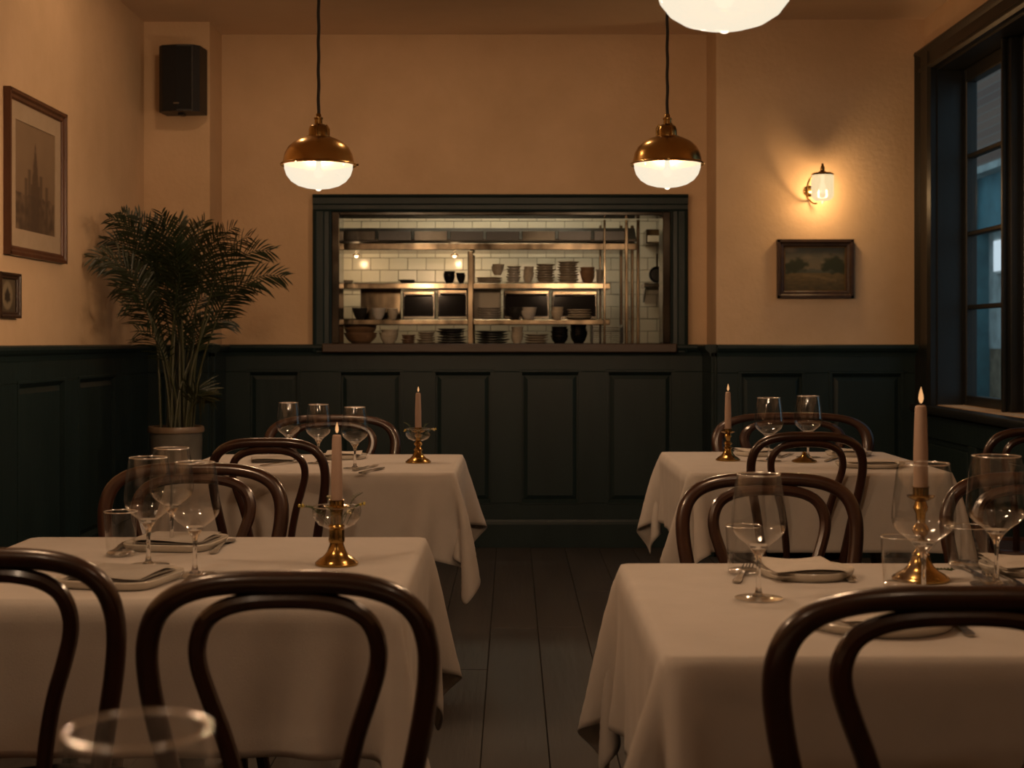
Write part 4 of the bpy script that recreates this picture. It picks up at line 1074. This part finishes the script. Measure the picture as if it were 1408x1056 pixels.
KG = 'stainless kitchen shelving'
DS = 8.95
def sx_(px, d=DS): return wx(px, d)
S3, S2, S1 = wz(389, 8.75), wz(439, 8.75), 1.186
XS0, XS1 = -1.30, sx_(832)
rack = thing('kitchen_rack', 'stainless steel shelf rack seen through the pass-through', 'shelf rack', (0, 0, 0))
rack.location = (0, DS, 0)
def shelf(x0, x1, zt, th, y0=-0.18, y1=0.22, name='shelf', mt='steel'):
    MB().cbox(x0, x1, y0, y1, zt - th, zt, 0.004).build(name, mt, rack, smooth=False)
shelf(XS0, XS1 + 0.02, S3, 0.036); shelf(XS0, XS1 + 0.02, S2, 0.034)
shelf(XS0, sx_(872), wz(334, 8.75), 0.042)
shelf(XS0, sx_(885), S1, 0.04)
for px, w in ((647, 0.017), (831, 0.007), (861, 0.010), (877, 0.010)):
    z1 = wz(345, 8.75) if px == 647 else wz(302, 8.75)
    MB().cbox(sx_(px, 8.77) - w, sx_(px, 8.77) + w, -0.205, -0.182, 0.0, z1, 0.004).build('post', 'steel', rack, smooth=False)
    MB().cbox(sx_(px, 8.77) - w, sx_(px, 8.77) + w, 0.222, 0.245, 0.0, z1, 0.004).build('post', 'steel', rack, smooth=False)
MB().cbox(XS0 - 0.03, XS0, -0.2, -0.17, 0.0, wz(302, 8.75), 0.004).build('post', 'steel', rack, smooth=False)
# extractor hood above
hd = thing('extractor_hood', 'dark steel extractor hood along the top of the kitchen', 'extractor hood', (0, 9.05, 0))
MB().prism([(-0.26, wz(332, 8.8)), (-0.26, wz(329, 8.8)), (-0.12, wz(313, 8.9)), (0.5, wz(313, 8.9)), (0.5, wz(332, 8.8))], 'x', XS0, sx_(872)).build('canopy', 'hood_steel', hd, smooth=False)
for i in range(9):
    x0 = XS0 + 0.03 + i * 0.222
    mt = 'kitchen_black' if i not in (1, 3, 6) else 'dark_steel'
    MB().cbox(x0, x0 + 0.205, -0.275, -0.262, wz(331, 8.8), wz(318, 8.8), 0.003).build('filter', mt, hd, smooth=False)
# ovens and boxes on the middle shelf
def oven(px0, px1, py0, label, name='oven'):
    d = 8.82
    t = thing(name, label, 'oven', (sx_((px0 + px1) / 2, d), DS + 0.03, S2), 0, 'counter ovens in the kitchen')
    w = (px1 - px0) * d / F; h = wz(py0, d) - S2
    MB().cbox(-w / 2, w / 2, -0.13, 0.17, 0.0, h, 0.006).build('body', 'dark_steel', t, smooth=False)
    MB().cbox(-w / 2 + 0.008, w / 2 - 0.012, -0.137, -0.128, 0.02, h * 0.82, 0.004).build('door', 'oven_glass', t, smooth=False)
    MB().tube([(-w / 2 + 0.02, -0.15, h * 0.84), (w / 2 - 0.02, -0.15, h * 0.84)], 0.005, 8).build('handle', 'steel', t)
    MB().cbox(-w / 2 + 0.006, w / 2 - 0.006, -0.135, -0.128, h * 0.88, h * 0.99, 0.002).build('panel', 'steel', t, smooth=False)
oven(553, 598, 400, 'left one of two small dark ovens on the middle kitchen shelf')
oven(601, 643, 398, 'small dark oven beside the central steel post in the kitchen')
oven(692, 756, 399, 'dark oven right of the white box on the middle kitchen shelf')
oven(759, 822, 400, 'rightmost dark oven on the middle kitchen shelf')
t = thing('white_carton', 'white carton on the middle kitchen shelf behind a plate stack', 'box', (sx_(670), DS + 0.10, S2))
MB().cbox(-0.085, 0.085, -0.06, 0.10, 0, 0.19, 0.003).build('body', 'white_box', t, smooth=False)
MB().cbox(-0.087, 0.087, -0.062, 0.102, 0.185, 0.196, 0.003).build('lid', 'white_box', t, smooth=False)
t = thing('steel_tray', 'long pale tray leaning on the left of the middle kitchen shelf', 'tray', (sx_(520), DS + 0.18, S2))
MB().cbox(-0.13, 0.13, -0.01, 0.01, 0.0, 0.20, 0.005).build('plate', 'steel', t)
MB().cbox(-0.13, 0.13, -0.028, 0.012, 0.185, 0.20, 0.004).build('lip', 'steel', t)

# stacks of plates and bowls: every plate an object, one label per stack
def kplate(r, mt, h=0.0125):
    return MB().lathe([(0, 0.002), (r * 0.6, 0.002), (r, h + 0.003), (r, h), (r * 0.62, 0.0), (0, 0.0)], 18).mesh('plate', mt, True, 40)
def kbowl(r, mt):
    return MB().lathe([(0, 0.004), (r * 0.45, 0.005), (r * 0.8, 0.025), (r, 0.052), (r * 1.0, 0.054), (r * 0.97, 0.05), (r * 0.84, 0.026), (r * 0.5, 0.0), (0, 0.0)], 18).mesh('bowl', mt, True, 40)
KM = {}
def ordinal(k, n):
    if n == 2: return ('lower', 'upper')[k]
    if k == 0: return 'lowest'
    if k == n - 1: return 'topmost'
    if n == 3: return 'middle'
    if k <= n // 2: return ('second', 'third', 'fourth', 'fifth', 'sixth', 'seventh', 'eighth')[k - 1] + ' lowest'
    return ('second', 'third', 'fourth', 'fifth', 'sixth', 'seventh', 'eighth')[n - 2 - k] + ' highest'
def stack(px0, px1, shelf_z, kind, mt, n, dz, label, y=0.0, name=None):
    d = DS + y; r = (px1 - px0) / 2 * d / F
    key = (kind, round(r, 3), mt)
    if key not in KM: KM[key] = kplate(r, mt) if kind == 'plate' else kbowl(r, mt)
    rnd = random.Random(px0)
    z = shelf_z + 0.0005
    if kind == 'plate' and n > 4: n, dz = int(n * 0.7), dz * 1.42
    for k in range(n):
        o = inst(name or ('kitchen_plate' if kind == 'plate' else 'kitchen_bowl'), KM[key], None, (sx_((px0 + px1) / 2, d) + rnd.uniform(-0.004, 0.004), d + rnd.uniform(-0.004, 0.004), z), (0, 0, rnd.uniform(0, 6)), (lambda q: (q, q, 1))(rnd.uniform(0.88, 1.03)))
        tag(o, ordinal(k, n) + ' ' + label, kind, label)
        z += dz
U = 'upper kitchen shelf'
stack(609, 626, S3, 'bowl', 'kitchen_black', 3, 0.012, 'black bowl stacked left of the steel post on the upper kitchen shelf', -0.06)
stack(627, 640, S3, 'bowl', 'kitchen_black', 2, 0.012, 'small black bowl beside the steel post on the upper kitchen shelf', -0.10)
stack(654, 690, S3, 'plate', 'stoneware_plate', 5, 0.009, 'tan plate in the low stack by the post, upper kitchen shelf', -0.02)
stack(676, 694, S3 + 0.055, 'bowl', 'stoneware_plate', 2, 0.014, 'tan bowl set on the low plate stack of the upper kitchen shelf', -0.03)
stack(696, 717, S3, 'plate', 'porcelain', 10, 0.0115, 'white plate in the tall narrow stack on the upper kitchen shelf', 0.0)
stack(719, 734, S3, 'bowl', 'stoneware_plate', 4, 0.018, 'small tan bowl stacked in the middle of the upper kitchen shelf', -0.05)
stack(736, 764, S3, 'plate', 'stoneware_plate', 12, 0.0112, 'tan plate in the tall middle stack on the upper kitchen shelf', 0.03)
stack(766, 796, S3, 'plate', 'stoneware_plate', 13, 0.0110, 'tan plate in the tallest stack on the upper kitchen shelf', 0.0)
stack(797, 818, S3, 'bowl', 'earthenware', 3, 0.024, 'brown bowl stacked at the right of the upper kitchen shelf', -0.08)
stack(819, 830, S3, 'bowl', 'porcelain', 3, 0.02, 'small white bowl at the right end of the upper kitchen shelf', 0.06)
stack(470, 486, S3, 'plate', 'stoneware_plate', 2, 0.009, 'tan plate at the left end of the upper kitchen shelf', 0.0)
stack(548, 572, S3, 'plate', 'dark_plate', 2, 0.009, 'dark plate lying at the left on the upper kitchen shelf', -0.05)
stack(657, 690, S2, 'plate', 'porcelain', 8, 0.0105, 'white plate in the stack before the white carton', -0.09)
stack(700, 718, S2, 'bowl', 'dark_plate', 2, 0.02, 'dark bowl before the ovens on the middle kitchen shelf', -0.150)
stack(716, 738, S2, 'bowl', 'porcelain', 2, 0.02, 'white bowl before the ovens on the middle kitchen shelf', -0.145)
stack(757, 775, S2, 'bowl', 'stoneware_plate', 2, 0.022, 'tan bowl between the right ovens on the middle kitchen shelf', -0.145)
stack(780, 814, S2, 'plate', 'stoneware_plate', 7, 0.0105, 'tan plate in the stack before the rightmost oven', -0.15)
stack(484, 506, S2, 'bowl', 'dark_plate', 2, 0.018, 'dark bowl at the left of the middle kitchen shelf', -0.08)
stack(510, 530, S2, 'bowl', 'porcelain', 2, 0.016, 'white bowl at the left of the middle kitchen shelf', -0.08)
stack(533, 548, S2, 'bowl', 'stoneware_plate', 2, 0.014, 'tan bowl left of the ovens on the middle kitchen shelf', -0.08)
stack(472, 519, S1, 'bowl', 'earthenware', 5, 0.017, 'big brown bowl in the stack at the left on the kitchen counter', 0.0)
stack(522, 549, S1, 'bowl', 'stoneware_plate', 3, 0.018, 'tan bowl in the second stack on the kitchen counter', -0.06)
stack(551, 572, S1, 'plate', 'earthenware', 6, 0.010, 'brown plate in the low third stack on the kitchen counter', -0.06)
stack(573, 599, S1, 'plate', 'stoneware_plate', 8, 0.0105, 'tan plate in the fourth stack on the kitchen counter', 0.02)
stack(600, 641, S1, 'plate', 'dark_plate', 9, 0.0115, 'dark plate in the stack left of the central post on the kitchen counter', 0.02)
stack(653, 700, S1, 'plate', 'dark_plate', 8, 0.0115, 'dark plate in the wide stack right of the central post', 0.02)
stack(702, 719, S1, 'bowl', 'stoneware_plate', 4, 0.018, 'small tan bowl in the narrow stack at the middle of the counter', -0.05)
stack(721, 754, S1, 'plate', 'stoneware_plate', 7, 0.0110, 'tan plate in the stack right of the middle of the counter', 0.02)
stack(757, 782, S1, 'bowl', 'kitchen_black', 5, 0.014, 'black bowl in the stack toward the right of the counter', -0.03)
stack(783, 808, S1, 'bowl', 'kitchen_black', 6, 0.014, 'black bowl in the taller stack toward the right of the counter', 0.03)
def ktray(w): return MB().prism([(-w, 0.022), (-w * 0.9, 0.0), (w * 0.9, 0.0), (w, 0.022), (w * 0.97, 0.022), (w * 0.88, 0.003), (-w * 0.88, 0.003), (-w * 0.97, 0.022)], 'y', -0.12, 0.12).mesh('tray', 'kitchen_black', False)
tm = ktray(22 * DS / F)
for k in range(9):
    o = inst('black_tray', tm, None, (sx_(834), DS, S1 + 0.0005 + k * 0.0125)); tag(o, ordinal(k, 9) + ' black tray in the stack at the right end of the counter', 'tray', 'black trays on the kitchen counter')
# pan hanging at the right and a dark ledge with things on the right tile wall
t = thing('hanging_pan', 'dark frying pan hanging at the right end of the kitchen', 'pan', (sx_(905, 10.1), KY - 0.05, wz(377, 10.1)))
MB().lathe([(0, 0), (0.045, 0.0), (0.06, 0.03), (0.057, 0.03), (0.043, 0.004), (0, 0.004)], 24).build('body', 'kitchen_black', t, (0, 0, 0), (PI / 2, 0, 0))
MB().tube([(0, -0.02, 0.05), (0, -0.03, 0.15)], 0.007, 8).build('handle', 'steel', t)
t = thing('wall_ledge', 'dark steel wall ledge at the right end of the kitchen', 'shelf', (sx_(903, 10.1), KY - 0.128, wz(390, 10.1)))
MB().cbox(-0.10, 0.13, -0.12, 0.12, -0.03, 0.0, 0.004).build('board', 'dark_steel', t, smooth=False)
for s in (-0.08, 0.10):
    MB().prism([(0.12, -0.03), (-0.06, -0.03), (0.12, -0.13)], 'x', s - 0.006, s + 0.006).build('bracket', 'dark_steel', t, smooth=False)
t = thing('steel_cabinet', 'small steel cabinet high at the right end of the kitchen', 'cabinet', (sx_(904, 10.1), KY - 0.128, wz(336, 10.1)))
MB().cbox(-0.09, 0.13, -0.12, 0.12, 0.0, 0.10, 0.005).build('body', 'steel', t, smooth=False)
MB().cbox(-0.08, 0.12, -0.127, -0.119, 0.01, 0.055, 0.003).build('door', 'white_box', t, smooth=False)
# kitchen lamps: two ceiling tubes and two added small lamps imitating reflections on the tiles
for y, lab in ((8.74, 'fluorescent tube lamp on the kitchen ceiling above the pass-through'), (9.75, 'fluorescent tube lamp on the kitchen ceiling before the tiled wall')):
    t = thing('tube_lamp', lab, 'ceiling lamp', (-0.1, y, KC), 0, 'kitchen tube lamps')
    MB().cbox(-0.65, 0.65, -0.05, 0.05, -0.05, 0.0, 0.006).build('housing', 'kitchen_white', t, smooth=False)
    MB().tube([(-0.62, 0, -0.075), (0.62, 0, -0.075)], 0.02, 12).build('tube', 'tube', t)
for px, lab in ((490, 'small added lamp imitating a tile reflection, left below the upper kitchen shelf'), (625, 'small added lamp imitating a tile reflection, left of the central kitchen post')):
    t = thing('tile_glint_lamp', lab, 'lamp', (wx(px, 9.95), 9.95, wz(351, 9.95)), 0, 'added kitchen lamps for tile reflections', (0.6, 0.6, 0.6))
    MB().tube(catmull([(0, 0, 0.03), (0, 0.02, 0.12), (0, 0.49, 0.16)], 6), 0.008, 8).build('stem', 'steel', t)
    MB().lathe([(0.012, 0.035), (0.02, 0.03), (0.05, -0.005), (0.048, -0.005), (0.018, 0.027), (0.012, 0.03)], 20).build('shade', 'copper', t)
    MB().lathe([(0, -0.03), (0.016, -0.024), (0.022, -0.010), (0.014, 0.012), (0, 0.02)], 14).build('bulb', 'tile_glint_bulb', t)
    point_light('bulb_light', t, (0, 0, -0.045), 2.2, (1.0, 0.62, 0.3), 0.02)

# ------------------------------------------------------------------ the street outside the window
structure(MB().box(XR + 0.36, 16, 0, 32, -0.4, -0.15).build('street_ground', 'asphalt', smooth=False))
bd = thing('street_building', 'blurred brick and stone shopfront across the street, seen through the window', 'building', (7.0, 20.6, -0.15))
MB().box(0.15, 5, -9, 9, 0, 9).build('wall', 'street_brick', bd, smooth=False)
MB().box(0.05, 0.16, -0.42, 0.55, 1.25, 2.95).build('stone_wall', 'street_stone', bd, smooth=False)
MB().box(0.06, 0.16, -2.2, 0.9, 0.0, 1.25).build('stall_riser', 'street_tan', bd, smooth=False)
MB().box(-0.25, 0.10, 0.42, 0.72, 0.0, 3.9).build('pilaster', 'street_teal', bd, smooth=False)
MB().box(-0.12, 0.12, -2.2, 2.4, 2.95, 3.75).build('fascia', 'street_teal', bd, smooth=False)
MB().prism([(-0.35, 3.75), (0.15, 3.75), (0.15, 3.95), (-0.35, 3.85)], 'y', -2.2, 2.4).build('cornice', 'street_stone', bd, smooth=False)
wdw = MB().box(0.0, 0.06, -0.30, 0.06, 2.33, 2.85).build('window', 'street_stone', bd, smooth=False)
MB().box(-0.02, 0.02, -0.26, 0.02, 2.37, 2.81).build('pane', 'street_window', wdw, smooth=False)
for yy in (0.9, 1.7):
    w2 = MB().box(0.0, 0.16, yy, yy + 0.7, 1.3, 2.8).build('window', 'street_teal', bd, smooth=False)
    MB().box(-0.02, 0.02, yy + 0.06, yy + 0.64, 1.36, 2.74).build('pane', 'oven_glass', w2, smooth=False)
